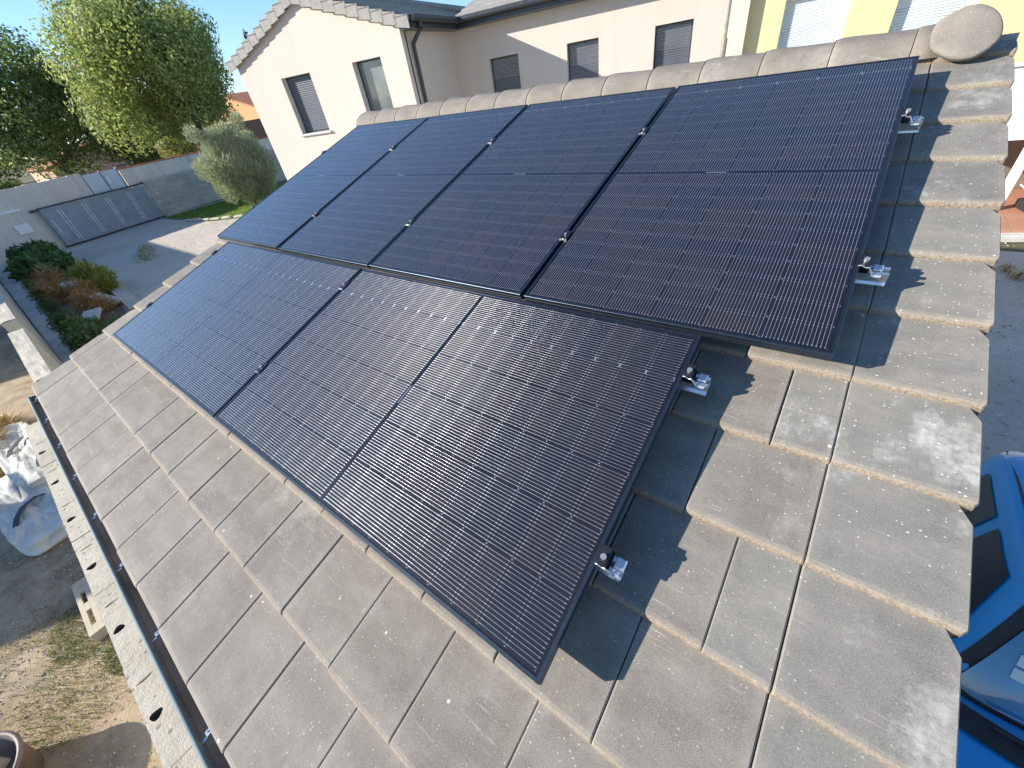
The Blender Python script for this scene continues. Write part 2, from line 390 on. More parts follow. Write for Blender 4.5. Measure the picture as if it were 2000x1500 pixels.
def tag(o, label=None, cat=None, group=None, kind=None):
    if label: o['label'] = label
    if cat: o['category'] = cat
    if group: o['group'] = group
    if kind: o['kind'] = kind
    return o
def thing(name, label, cat, M=None, group=None):
    o = bpy.data.objects.new(name, None); COL.objects.link(o); o.empty_display_size = .2
    M = M or Matrix(); o.matrix_world = M; XF[o.name] = M.copy()
    return tag(o, label, cat, group)
def copy_tree(o, M=None, parent=None):
    c = o.copy(); COL.objects.link(c)
    if parent: c.parent = parent
    XF[c.name] = XF.get(o.name, Matrix()).copy()
    if M is not None: c.matrix_world = M; XF[c.name] = M.copy()
    for ch in [x for x in COL.objects if x.parent == o]: copy_tree(ch, None, c)
    return c
def struct(o): return tag(o, kind='structure')

# roof frame: local x = along the ridge, y = up the slope, z = above the panel plane
RF = Matrix.Rotation(PITCH, 4, 'X')
TH = -.12            # nominal tile surface

# ================================================================= GARAGE
ZG = -3.5
U0, U1 = -.367, 4.96
PT = 1.154; PW = 1.134; PH = 1.9487; GAP = .031
garage = thing('garage', 'low garage with a grey brown concrete tiled roof carrying the six solar panels', 'garage', Matrix.Translation((2.3, -1.8, ZG)))
def tiles():
    vs = []; fs = []; tint = []; nose = []; uvs = []
    for k in range(-4, 10):
        v1 = 1.0 + .3085 * k; vis = v1 - .3085; v0 = vis - .05
        if k == -4: v0 = -.40; vis = -.39
        if k == 9: v1 = 3.798
        cuts = []
        if k % 2: cuts = [U0 + .296 * i for i in range(18)]
        else: cuts = [U0, U0 + .148] + [U0 + .148 + .296 * i for i in range(1, 17)] + [U0 + .296 * 17]
        cuts.append(U1)
        for a, b in zip(cuts[:-1], cuts[1:]):
            last = b == U1; first = a == U0
            t = (.75 + .25 * random.random()) if (last or (b - a < .2 and not first)) else random.random() * .3
            jz = random.uniform(-.0016, .0016); tl = random.uniform(-.0016, .0016); jv = random.uniform(-.0022, .0022); jn = random.uniform(-.001, .001)
            g = .0011
            # rows: (v, z)
            rows = [(v0, -.016), (vis, -.011), (vis + (.045 if k > -4 else .002), -.008), (v1 - .09, .004), (v1 - .020, .0085), (v1 - .010, .007), (v1 - .003, .001), (v1, -.006), (v1 + .001, -.019)]
            nz = [0, 0, 0, 0, .0, .3, .7, 1, 1] if k < 9 else [0, 0, 0, 0, 0, 0, .1, .3, .3]
            base = len(vs)
            for (v, z), n_ in zip(rows, nz):
                r0 = a + g + jn; r1 = b - g + jn
                if last:
                    r1 = U1 - (.026 if v <= vis + .001 else 0.0)
                    if v > v1 - .006: r1 = U1 - .004
                if first:
                    r0 = U0 + (.02 if v <= vis + .001 else 0.0)
                zt = TH + z + jz
                jw = noise.noise(Vector((a * 9, v * 9, 3))) * .0009
                cols = [(r0, -.024), (r0 + .0004, -.0025), (r0 + .004, 0), (.5 * (r0 + r1), jw), (r1 - .004, 0), (r1 - .0004, -.0025), (r1, -.024)]
                if last: cols[-1] = (r1, -.098 if v > vis + .002 else -.09); cols[-2] = (r1, -.006)
                if first: cols[0] = (r0, -.098); cols[1] = (r0, -.006)
                for ci_, (u, dz) in enumerate(cols):
                    vs.append((u, -(v + jv), zt + dz + tl * ((u - a) / (b - a) - .5) * 2))
                    tint.append(t); nose.append(n_); uvs.append((u - a if not (b - a < .2) else (u - a) * 2, v - vis))
            nc = 7; nr = len(rows)
            for i in range(nr - 1):
                for j in range(nc - 1): fs.append((base + i * nc + j, base + (i + 1) * nc + j, base + (i + 1) * nc + j + 1, base + i * nc + j + 1))
            if last or first:      # thickness of the side skirt, closed at its front
                e = (base + (nr - 1) * nc + (nc - 1)) if last else (base + (nr - 1) * nc)
                sgn = -1 if last else 1
                o = len(vs)
                for (v, z) in ((vis + .05, -.012), (v1 - .002, .0)):
                    for (du, dz) in ((0, -.098), (sgn * .018, -.098), (sgn * .018, -.02)):
                        vs.append(((U1 - .004 if last else U0) + du, -(v + jv), TH + z + dz)); tint.append(t); nose.append(1 if v > v1 - .01 else .2); uvs.append((.1, .1))
                fs.append((o, o + 1, o + 4, o + 3)); fs.append((o + 1, o + 2, o + 5, o + 4))
                vs.append(((U1 - .004 if last else U0), -(v1 - .002 + jv), TH - .01)); tint.append(t); nose.append(1); uvs.append((.1, .1))
                fs.append((o + 3, o + 4, o + 5, len(vs) - 1))
    T = XF[garage.name].inverted() @ RF
    me = bpy.data.meshes.new('tile_roof'); me.from_pydata([T @ Vector(v) for v in vs], [], fs)
    for nm, dat in (('tint', tint), ('nose', nose)):
        at = me.attributes.new(nm, 'FLOAT', 'POINT'); at.data.foreach_set('value', dat)
    ul = me.uv_layers.new(name='uv')
    for l in me.loops: ul.data[l.index].uv = uvs[l.vertex_index]
    me.materials.append(TILE)
    for p in me.polygons: p.use_smooth = False
    o = bpy.data.objects.new('tile_roof', me); COL.objects.link(o); o.parent = garage; XF[o.name] = XF[garage.name].copy()
tiles()
b = MB(); b.box((U0 + .03, -3.76, TH - .06), (U1 - .03, .44, TH - .045), RF); b.build('roof_underlay', UNDER, garage)
VR = -.40
# far slope, seen only from other places
b = MB(); RB = Matrix.Translation(RF @ Vector((0, -VR, TH + .02))) @ Matrix.Rotation(-PITCH, 4, 'X')
for k in range(11): b.box((U0, .30 * k, -.035 - .0), (U1, .30 * k + .31, -.005 + .0), RB @ Matrix.Rotation(rad(3), 4, 'X') if False else RB @ Matrix.Translation((0, 0, -.002 * (k % 2))))
b.build('rear_roof_slope', HTILE, garage)

# ridge tiles
ridge_c = RF @ Vector((0, -VR, TH + .012))
def ridge_prof(sc, n=13, t=.016):
    pts = []
    for i in range(n):
        a = math.pi * (i / (n - 1)); x = -math.copysign(abs(math.cos(a)) ** .85, math.cos(a)) * .162 * sc
        z = (math.sin(a) ** .9) * .076 * sc - .046 * abs(math.cos(a)) ** 1.3
        pts.append((x, z))
    inner = [(p[0] * .88, p[1] - t) for p in reversed(pts)]
    return pts, inner
def ridge_mesh(x0, x1):
    b = MB(); L = x1 - x0
    outs = [(0, 1.03), (.006, 1.08), (.018, 1.115), (.04, 1.13), (.08, 1.125), (L * .6, 1.04), (L + .03, .97)]
    rings = []
    for dx, sc in outs:
        o, i = ridge_prof(sc); rings.append([(x0 + dx, y, z) for y, z in o])
    b.grid(rings); 
    o, i = ridge_prof(1.10); n = len(o)
    b.add([(x0, y, z) for y, z in o] + [(x0, y, z) for y, z in i], [tuple(range(2 * n - 1, -1, -1))])
    o, i = ridge_prof(.97); b.grid([[(x0 + .0, y, z) for y, z in [(p[0] * .9, p[1] - .016) for p in ridge_prof(1.1)[0]]], [(x1 + .03, y, z) for y, z in [(p[0] * .9, p[1] - .016) for p in ridge_prof(.97)[0]]]])
    return b
def add_attrs(o, tint, nose=0.0):
    me = o.data
    for nm, val in (('tint', tint), ('nose', nose)):
        at = me.attributes.new(nm, 'FLOAT', 'POINT'); at.data.foreach_set('value', [val] * len(me.vertices))
    ul = me.uv_layers.new(name='uv')
    for l in ul.data: l.uv = (.12, .12)
TR = Matrix.Translation(ridge_c)
RP = .352; NR = 15
b = ridge_mesh(0, RP)
ridges = []
for k in range(NR):
    x0 = 4.56 - RP * k
    if x0 < U0 - .05: break
    bb = ridge_mesh(x0, x0 + RP - 0.0 if k else x0 + .16)
    for i in range(len(bb.v)):
        bb.v[i] = TR @ (bb.v[i] + Vector((0, 0, .002 * math.sin(k * 2.1))))
    o = bb.build('ridge_tile', TILE, garage); add_attrs(o, .1 + .2 * random.random(), .12 + .1 * random.random())
# ridge end cap: tilted oval end plate
b = MB(); n = 48
outl = [(4.643, .318, .004), (4.624, .345, .050), (4.628, .372, .104), (4.665, .388, .132), (4.707, .399, .150), (4.75, .402, .156), (4.79, .397, .147), (4.835, .382, .121), (4.866, .362, .086), (4.884, .340, .048), (4.886, .317, .009), (4.86, .298, -.026), (4.825, .284, -.049), (4.79, .281, -.054), (4.75, .283, -.050), (4.695, .295, -.028)]
outl = [CAM + (Vector(p) - CAM) * .965 for p in outl]
def crom(t):
    m_ = len(outl); i0 = int(t) % m_; u = t - int(t); p = [outl[(i0 + q) % m_] for q in (-1, 0, 1, 2)]
    return .5 * ((2 * p[1]) + (p[2] - p[0]) * u + (2 * p[0] - 5 * p[1] + 4 * p[2] - p[3]) * u * u + (3 * p[1] - p[0] - 3 * p[2] + p[3]) * u ** 3)
ring0 = [crom(len(outl) * k / n) for k in range(n)]; ring0.append(ring0[0])
cc = sum(ring0[:-1], Vector()) / n
nz_ = (ring0[0] - cc).cross(ring0[n // 4] - cc).normalized(); nz_ = nz_ if nz_.dot(CAM - cc) > 0 else -nz_
rings = [[cc + (p - cc) * s_ + nz_ * h for p in ring0] for s_, h in ((.0, .011), (.35, .011), (.7, .010), (.92, .008), (.975, .005), (1, .0), (1.0, -.020), (.96, -.026), (.5, -.026), (0, -.026))]
b.grid(rings)
b.cyl(cc - nz_ * .02, cc - nz_ * .10 + Vector((-.02, .02, -.02)), .075, .09, 20)
o = b.build('ridge_end_cap', TILE, garage); add_attrs(o, .12)
# walls
b = MB(); yb = RB @ Vector((0, 3.0, 0))
rz = ridge_c.z - .06
for x in (-.12, 4.72):
    b.add([(x, -3.40, ZG), (x, 4.0, ZG), (x, 4.0, -1.32), (x, ridge_c.y, rz - .03), (x, -3.40, -1.28), (x + .12, -3.40, ZG), (x + .12, 4.0, ZG), (x + .12, 4.0, -1.32), (x + .12, ridge_c.y, rz - .03), (x + .12, -3.40, -1.28)],
          [(0, 4, 3, 2, 1), (5, 6, 7, 8, 9), (0, 1, 6, 5), (0, 5, 9, 4), (4, 9, 8, 3), (3, 8, 7, 2), (2, 7, 6, 1)])
b.box((-.0, -3.40, ZG), (4.72, -3.28, -1.30)); b.box((-.0, 3.88, ZG), (4.72, 4.0, -1.32))
b.build('wall', WALLW, garage)
b = MB(); b.box((U0 + .03, -3.555, -1.40), (U1 - .04, -3.53, -1.275)); b.build('fascia_board', HGUT, garage)
# gutter
gx0, gx1 = -.335, 4.93
b = MB(); yo, yi, zt_, zb_ = -3.645, -3.56, -1.300, -1.362
prof_o = [(yi, zt_ + .02), (yi, zb_ + .02), (yi - .015, zb_), (yo + .02, zb_), (yo, zb_ + .02), (yo, zt_)]
prof_i = [(yo + .004, zt_), (yo + .004, zb_ + .022), (yo + .022, zb_ + .005), (yi - .017, zb_ + .005), (yi - .004, zb_ + .022), (yi - .004, zt_ + .02)]
b.sweep(prof_o + prof_i, gx0, gx1)
b.box((gx0 - .003, yo + .002, zb_ + .01), (gx0, yi, zt_))
gut = b.build('gutter', GUTTER, garage)
b = MB(); b.cyl((gx0, yo - .002, zt_ + .002), (gx1, yo - .002, zt_ + .002), .0078, None, 12); b.build('gutter_rim', GUTRIM, gut)
for k in range(11):
    x = -.24 + .512 * k
    if x > gx1: break
    b = MB()
    b.box((x - .009, yo + .030, zt_ - .006), (x - .003, yi + .0, zt_ + .004)); b.box((x + .003, yo + .034, zt_ - .006), (x + .009, yi + .0, zt_ + .004)); b.box((x - .009, yo + .026, zt_ - .010), (x + .009, yo + .034, zt_ + .002)); b.box((x - .004, yo + .004, zt_ - .020), (x + .004, yo + .028, zt_ - .012))
    b.build('gutter_bracket', ALU, gut)

# ================================================================= SOLAR PANELS
def module_root(label, M): return thing('solar_panel', label, 'solar panel', M, 'black solar panels mounted on the garage roof')
def make_module(label, M):
    r = module_root(label, M); f = MB(); t = .030; w = .0105
    T = M
    W_, H_ = PW, PH
    # frame: four profiles mitred as a ring with lip, side and return flange
    def ring(x0, y0, x1, y1, z): return [(x0, y0, z), (x1, y0, z), (x1, y1, z), (x0, y1, z)]
    loops = [ring(w, -w, W_ - w, -H_ + w, -.0022), ring(w, -w, W_ - w, -H_ + w, 0), ring(.0012, -.0012, W_ - .0012, -H_ + .0012, 0), ring(0, 0, W_, -H_, -.0012),
             ring(0, 0, W_, -H_, -.012), ring(.0008, -.0008, W_ - .0008, -H_ + .0008, -.0125), ring(.0008, -.0008, W_ - .0008, -H_ + .0008, -.0185), ring(0, 0, W_, -H_, -.019), ring(0, 0, W_, -H_, -t), ring(.028, -.028, W_ - .028, -H_ + .028, -t), ring(.028, -.028, W_ - .028, -H_ + .028, -t + .002)]
    vs = [p for l in loops for p in l]; fs = []
    for l in range(len(loops) - 1):
        for i in range(4): j = (i + 1) % 4; fs.append((l * 4 + i, l * 4 + j, (l + 1) * 4 + j, (l + 1) * 4 + i))
    f.add(vs, fs, T); f.build('frame', FRAME, r)
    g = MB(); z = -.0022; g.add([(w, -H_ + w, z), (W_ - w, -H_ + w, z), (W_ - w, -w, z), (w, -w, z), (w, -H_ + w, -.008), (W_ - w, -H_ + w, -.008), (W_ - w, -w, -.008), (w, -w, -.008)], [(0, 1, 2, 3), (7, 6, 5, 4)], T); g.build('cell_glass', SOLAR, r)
    return r
labs = ['upright black panel at the far left end of the upper row', 'upright black panel second from the left in the upper row', 'upright black panel third from the left in the upper row', 'upright black panel at the near right end of the upper row']
proto = None
for i in range(4):
    wob = Matrix.Rotation(rad((-.12, .1, -.05, .08)[i]), 4, 'X') @ Matrix.Rotation(rad((.1, -.08, .12, -.1)[i]), 4, 'Y')
    M = RF @ Matrix.Translation((PT * i, 0, 0)) @ wob
    if proto is None: proto = make_module(labs[i], M)
    else: c = copy_tree(proto, M); c['label'] = labs[i]
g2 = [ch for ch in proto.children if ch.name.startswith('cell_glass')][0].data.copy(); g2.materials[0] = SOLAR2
OX = .315; VB = PH + GAP
for i, lb in enumerate(('sideways black panel at the far left of the lower row', 'large sideways black panel at the near right of the lower row')):
    # landscape: module long axis along the ridge
    M = RF @ Matrix.Translation((OX + (PH + .02) * i, -VB - PW, 0)) @ Matrix.Rotation(rad(90), 4, 'Z') @ Matrix.Translation((0, 0, 0))
    # local x -> up the slope, local -y -> along +u
    c = copy_tree(proto, M @ Matrix.Rotation(rad((.08, -.1)[i]), 4, 'X')); c['label'] = lb
    for ch in c.children:
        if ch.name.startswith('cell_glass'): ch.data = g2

# the copied landscape modules: x from 0..PW runs upslope, -y runs to +u

# mounting rails with clamps
def rail(v, ua, ub, mids, ends, label):
    r = thing('mounting_rail', label, 'mounting rail', RF @ Matrix.Translation(((ua + ub) / 2, -v, -.08)), 'aluminium rails under the solar panels')
    h = -.0305; b = MB()
    for (y0, y1, z0, z1) in ((-.020, .020, h - .038, h - .034), (-.020, -.017, h - .034, h - .001), (.017, .020, h - .034, h - .001), (-.020, -.008, h - .004, h), (.008, .020, h - .004, h), (-.028, .0285, h - .0415, h - .038)):
        b.box((ua, -v + y0, z0), (ub, -v + y1, z1), RF)
    b.build('rail_profile', ALU, r)
    for u in [ua + .12 + .89 * i for i in range(int((ub - ua) / .89) + 1)]:
        if u < ub - .1:
            b = MB(); b.box((u - .02, -v - .05, TH + .01), (u + .02, -v + .02, h - .042), RF); b.box((u - .025, -v + .0, TH + .012), (u + .025, -v + .16, TH + .018), RF); b.build('roof_hook', ALU, r)
    for u in mids:
        b = MB(); b.box((u - .021, -v - .032, .0005), (u + .021, -v + .032, .004), RF, 0, .001); b.box((u - .0075, -v - .032, -.028), (u + .0075, -v + .032, .001), RF)
        mc = b.build('mid_clamp', BLACKM, r)
        b = MB(); b.cyl((u, -v, .004), (u, -v, .012), .0068, None, 10, RF); b.cyl((u, -v - .030, .001), (u, -v - .034, .002), .006, None, 6, RF); b.box((u - .019, -v - .0355, -.004), (u + .019, -v - .033, .0035), RF); b.build('bolt', STEEL, mc)
    for u, sg in ends:
        b = MB()
        # z shaped end clamp
        b.box(tuple(min(p) for p in zip((u - sg * .010, -v - .022, .0005), (u + sg * .022, -v + .030, .0005))), tuple(max(p) for p in zip((u - sg * .010, -v - .022, .0038), (u + sg * .022, -v + .030, .0038))), RF)
        for (a0, a1, z0, z1) in ((.022, .025, -.028, .0038), (.003, .006, -.028, .0005), (.003, .030, -.030, -.027)):
            x0, x1 = sorted((u + sg * a0, u + sg * a1)); b.box((x0, -v - .022, z0), (x1, -v + .030, z1), RF)
        ec = b.build('end_clamp', BLACKM, r)
        b = MB(); b.cyl((u + sg * .0135, -v, .0038), (u + sg * .0135, -v, .0140), .0082, None, 14, RF); b.cyl((u + sg * .0135, -v, .0140), (u + sg * .0135, -v, .0141), .0045, None, 6, RF)
        b.cyl((u + sg * .0135, -v, -.026), (u + sg * .0135, -v, .004), .0042, None, 8, RF)
        b.build('bolt', STEEL, ec)
        if sg > 0:      # bright bent lug under the clamp on the open rail end
            b = MB(); y = -v - .0235
            pts = [(u - .004, 0.0), (u + .006, .002), (u + .018, -.006), (u + .026, -.004), (u + .034, -.018), (u + .040, -.031)]
            for (p, q) in zip(pts[:-1], pts[1:]): b.cyl((p[0], y, p[1]), (q[0], y, q[1]), .0026, None, 6, RF)
            b.box((u + .038, -v - .026, h - .012), (u + .066, -v - .004, h - .008), RF); b.box((u + .038, -v - .004, h - .012), (u + .066, -v + .026, h + .0035), RF, 0, .002)
            b.build('lug', ALU, ec)
top_m = [PT * i - .01 for i in (1, 2, 3)]; te = [(0.0, -1), (3 * PT + PW, 1)]
lo_e = [(OX, -1), (OX + 2 * PH + .02, 1)]; lo_m = [OX + PH + .01]
rail(.54, -.05, 3 * PT + PW + .075, top_m, te, 'aluminium rail highest on the roof, under the upper row of panels')
rail(1.52, -.06, 3 * PT + PW + .085, top_m, te, 'aluminium rail second from the ridge, near the lower edge of the upper row')
rail(2.135, OX - .05, OX + 2 * PH + .02 + .075, lo_m, lo_e, 'aluminium rail third from the ridge, under the top of the lower row')
rail(2.785, OX - .05, OX + 2 * PH + .02 + .06, lo_m, lo_e, 'aluminium rail nearest the gutter, ending beside the lowest panel corner')

# ================================================================= GROUND
def sheet(name, poly, z, mat, sub=None):
    b = MB(); b.add([(x, y, z) for x, y in poly], [tuple(range(len(poly)))])
    return struct(b.build(name, mat))
SOIL = mat_ground('dry_soil', [(.19, .14, .09), (.33, .25, .16), (.47, .365, .24), (.58, .46, .31)], .5, 4, 40, .22, (.48, .45, .38))
GRAVEL = mat_ground('compact_gravel', [(.53, .47, .38), (.65, .575, .47), (.75, .665, .55)], .3, 3, 70, .35, (.5, .47, .42), .5, .012)
ASPH = mat_ground('old_asphalt', [(.42, .41, .39), (.50, .49, .46), (.58, .57, .53)], .6, 9, 130, .3, (.42, .41, .38), .4, .006)
FIELD = mat_ground('distant_ground', [(.10, .11, .05), (.17, .15, .09), (.24, .20, .13)], .02, .2, 2, 0)
LAWN = mat_ground('lawn_base', [(.10, .16, .03), (.15, .23, .05), (.20, .29, .07)], .5, 8, 80, 0, bump=.8, bd=.03)
sheet('ground', [(-1500, -1500), (1500, -1500), (1500, 1500), (-1500, 1500)], ZG - .03, FIELD)
sheet('street', [(-44, -60), (-27.6, -60), (-28.8, 60), (-46, 60)], ZG - .02, ASPH)
sheet('gravel_yard', [(-27.2, -6), (5.0, -3.72), (5.0, 16), (-27.5, 16)], ZG - .012, GRAVEL)
sheet('asphalt_yard', [(5.0, -14), (30, -14), (30, 8.05), (5.0, 7.5)], ZG - .008, ASPH)
sheet('soil', [(-40, -40), (5.0, -40), (5.0, -3.73), (-27.2, -4.1), (-40, -5)], ZG - .004, SOIL)
sheet('lawn', [(-26.6, 3.72), (-20.9, 4.25), (-19.4, 5.1), (-16, 6.5), (-14, 14), (-27.6, 14)], ZG, LAWN)
STRIPC = CONCG
b = MB(); 
top = [(-37, -2.5), (-23.7, -2.82), (-15.7, -3.1), (-9, -3.32), (-4, -3.40), (-.45, -3.45), (-.45, -3.62), (-37, -3.62)]
b.prism([(x, y) for x, y in top][::-1], ZG - .02, ZG + .10); tag(b.build('concrete_footing', CONCG), 'low stained concrete strip along the foot of the boundary wall beside the weeds', 'footing')

# stuff: grass blades and pebbles
def blades(name, pts, mat, hmin, hmax, w, lean=.5, label=None, cat=None):
    vs = []; fs = []
    for (x, y, z) in pts:
        a = random.uniform(0, 6.283); h = random.uniform(hmin, hmax); dx, dy = math.cos(a), math.sin(a); l = random.uniform(.1, lean) * h; a2 = random.uniform(0, 6.283)
        o = len(vs); lx, ly = math.cos(a2) * l, math.sin(a2) * l
        vs += [(x - dx * w, y - dy * w, z), (x + dx * w, y + dy * w, z), (x + lx * .5 + dx * w * .7, y + ly * .5 + dy * w * .7, z + h * .65), (x + lx * .5 - dx * w * .7, y + ly * .5 - dy * w * .7, z + h * .65), (x + lx, y + ly, z + h * .9)]
        fs += [(o, o + 1, o + 2, o + 3), (o + 3, o + 2, o + 4)]
    me = bpy.data.meshes.new(name); me.from_pydata(vs, [], fs); me.materials.append(mat)
    o = bpy.data.objects.new(name, me); COL.objects.link(o); XF[o.name] = Matrix()
    if label: tag(o, label, cat)
    return o
def pebbles(name, pts, mat, r0, r1):
    vs = []; fs = []
    for (x, y, z) in pts:
        r = random.uniform(r0, r1); o = len(vs); a = random.uniform(0, 6.28); sx, sy, sz = r * random.uniform(.7, 1.4), r * random.uniform(.6, 1), r * random.uniform(.35, .7)
        for (px, py, pz) in ((1, 0, 0), (0, 1, 0), (-1, 0, 0), (0, -1, 0), (.15, .1, 1), (0, 0, -.4)):
            px, py, pz = px * sx * random.uniform(.7, 1.2), py * sy * random.uniform(.7, 1.2), pz * sz
            vs.append((x + px * math.cos(a) - py * math.sin(a), y + px * math.sin(a) + py * math.cos(a), z + pz))
        fs += [(o, o + 1, o + 4), (o + 1, o + 2, o + 4), (o + 2, o + 3, o + 4), (o + 3, o, o + 4), (o + 1, o, o + 5), (o + 2, o + 1, o + 5), (o + 3, o + 2, o + 5), (o, o + 3, o + 5)]
    me = bpy.data.meshes.new(name); me.from_pydata(vs, [], fs); me.materials.append(mat)
    o = bpy.data.objects.new(name, me); COL.objects.link(o); XF[o.name] = Matrix(); return o
U = random.uniform
STRAW = mat_leaf('dry_straw', (.28, .17, .06), (.50, .34, .14), (.62, .46, .22), .25)
WEED = mat_leaf('weed_green', (.03, .06, .015), (.07, .12, .03), (.14, .19, .05), .3)
GRASSM = mat_leaf('grass_green', (.09, .16, .02), (.18, .28, .04), (.30, .38, .08), .4)
PEB = simple('pebble_stone', (.45, .42, .36), .85, 0, 9, .4, .2)
pts = []
while len(pts) < 16000:
    x, y = U(-.9, 2.2), U(-7.0, -4.1)
    if noise.noise(Vector((x * 1.3, y * 1.3, 0))) > -.12: pts.append((x, y, ZG))
tag(blades('dry_grass', pts, STRAW, .008, .035, .0018, 2.6), kind='stuff')
pts = []
for cx, cy, r, n in ((-.35, -4.72, .40, 1500), (.3, -4.5, .28, 1100), (-1.0, -4.5, .3, 500), (.25, -4.95, .5, 900), (-.6, -5.1, .5, 400)):
    for _ in range(n): a = U(0, 6.28); q = r * math.sqrt(U(0, 1)); pts.append((cx + q * math.cos(a), cy + .7 * q * math.sin(a), ZG))
tag(blades('low_weeds', pts, WEED, .012, .045, .0028, 1.6), kind='stuff')
pts = [(U(-6.5, 2.4), U(-7, -4.0), ZG) for _ in range(4500)]
tag(pebbles('pebbles', pts, PEB, .004, .016), kind='stuff')
pts = [(U(-24, -7), U(-2.6, 6), ZG) for _ in range(3500)] + [(U(5.2, 9), U(-3, 8), ZG) for _ in range(900)]
tag(pebbles('loose_gravel', pts, PEB, .008, .028), kind='stuff')
pts = []
while len(pts) < 15000:
    x, y = U(-26.6, -15), U(3.7, 12)
    if y > 4.25 + (-20.9 - x) * -.0 + max(0, (x + 20.9)) * .42 - max(0, -20.9 - x) * .09: pts.append((x, y, ZG))
tag(blades('grass', pts, GRASSM, .04, .10, .012, .9), kind='stuff')
# straw heap
pts = []
for _ in range(5200):
    a = U(0, 6.28); q = math.sqrt(U(0, 1)); x = -5.75 + 1.25 * q * math.cos(a); y = -4.98 + .42 * q * math.sin(a); pts.append((x, y, ZG + .42 * (1 - q * q) * U(.3, 1)))
b = blades('straw_heap', pts, STRAW, .04, .16, .005, 2.5, 'heap of orange dry straw on the soil left of the gutter wall', 'straw heap')

# ================================================================= LOW WALLS BY THE GARAGE
def wall_block_top(b, x0, x1, y0, y1, zt, z0, hole=None, T=None, hmi=1):
    # a hollow block run: top face with a real oval core hole
    if hole is None: b.box((x0, y0, z0), (x1, y1, zt)); return
    hx, hy, rx, ry, dp = hole; n = 24
    rim = []; 
    for i in range(n):
        a = 2 * math.pi * i / n; c, s = math.cos(a), math.sin(a)
        k = min((x1 - hx if c > 0 else hx - x0) / max(abs(c), 1e-6), (y1 - hy if s > 0 else hy - y0) / max(abs(s), 1e-6))
        rim.append((hx + c * k, hy + s * k, zt))
    # snap four corners
    for cx_, cy_ in ((x0, y0), (x1, y0), (x1, y1), (x0, y1)):
        j = min(range(n), key=lambda q: (rim[q][0] - cx_) ** 2 + (rim[q][1] - cy_) ** 2); rim[j] = (cx_, cy_, zt)
    irr = [1 + .12 * math.sin(3 * 2 * math.pi * i / n + hx * 7) for i in range(n)]
    ov = [(hx + math.cos(2 * math.pi * i / n) * rx * irr[i], hy + math.sin(2 * math.pi * i / n) * ry * irr[i], zt) for i in range(n)]
    dn = [(hx + (p[0] - hx) * .8, hy + (p[1] - hy) * .8, zt - dp) for p in ov]
    b.add(rim + ov, [(i, (i + 1) % n, n + (i + 1) % n, n + i) for i in range(n)])
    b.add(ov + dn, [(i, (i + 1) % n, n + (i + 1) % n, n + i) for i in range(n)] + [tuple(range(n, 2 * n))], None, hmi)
    b.add([(x0, y0, z0), (x1, y0, z0), (x1, y1, z0), (x0, y1, z0), (x0, y0, zt), (x1, y0, zt), (x1, y1, zt), (x0, y1, zt)], [(0, 1, 5, 4), (1, 2, 6, 5), (2, 3, 7, 6), (3, 0, 4, 7)])
b = MB(); yo2, yi2, zw = -3.792, -3.62, -1.45
xs = [-.20, .10, .62, 1.14, 1.66, 2.18, 2.70, 3.22, 3.74, 4.26, 4.78, 5.2]
for i, (xa, xb) in enumerate(zip(xs[:-1], xs[1:])):
    h = None
    if i >= 1: h = (xa + .30, -3.757, .019, .021, .10)
    dz = U(-.002, .002)
    if h:       # a shallow slot before the core hole
        sx = xa + .12
        wall_block_top(b, xa + .002, sx - .03, yo2 + U(-.002, .002), yi2, zw + dz, ZG)
        wall_block_top(b, sx - .0299, sx + .03, yo2, yi2, zw + dz, ZG, (sx, -3.746, .0065, .028, .012), None, 0)
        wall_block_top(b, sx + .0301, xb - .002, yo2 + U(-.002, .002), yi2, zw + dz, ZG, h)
    else: wall_block_top(b, xa, xb - .002, yo2, yi2, zw, ZG)
b.box((-.19, yo2 + .008, ZG), (5.19, yi2 - .008, zw - .12))
tag(b.build('block_wall', [CONC, HOLE]), 'rough pale block wall with core holes in its top, running under the gutter', 'wall')
def rough_top(x0, x1, y0, y1, zt, z0, label):
    b = MB(); n = max(4, int((x1 - x0) / .12)); rows = []
    for j in range(5):
        rows.append([(x0 + (x1 - x0) * i / n, y0 + (y1 - y0) * j / 4, zt + .012 * noise.noise(Vector((x0 + i * .5, j * .9, zt)))) for i in range(n + 1)])
    b.grid(rows, None, 0, False); b.box((x0, y0, z0), (x1, y1, zt - .014)); 
    return tag(b.build('boundary_wall', CONC), label, 'wall')
rough_top(-6.95, -3.75, -3.835, -3.625, -2.2, ZG, 'pale rough topped concrete wall just beyond the left corner of the garage roof')
rough_top(-10.6, -7.95, -3.86, -3.63, -2.2, ZG, 'pale concrete wall stub at the left picture edge beyond the gap')
b = MB(); b.box((-7.95, -3.80, ZG), (-6.95, -3.66, -2.75)); b.box((-30, -3.84, ZG), (-10.6, -3.66, -2.5)); tag(b.build('old_boundary_wall', CONCG), 'grey shaded lower boundary wall between and behind the pale wall stubs', 'wall')

def quadbox(b, p, q, s, t, mi=0):
    vs = [p - s - t, p + s - t, p + s + t, p - s + t, q - s - t, q + s - t, q + s + t, q - s + t]
    b.add(vs, [(0, 3, 2, 1), (4, 5, 6, 7), (0, 1, 5, 4), (1, 2, 6, 5), (2, 3, 7, 6), (3, 0, 4, 7)], None, mi)
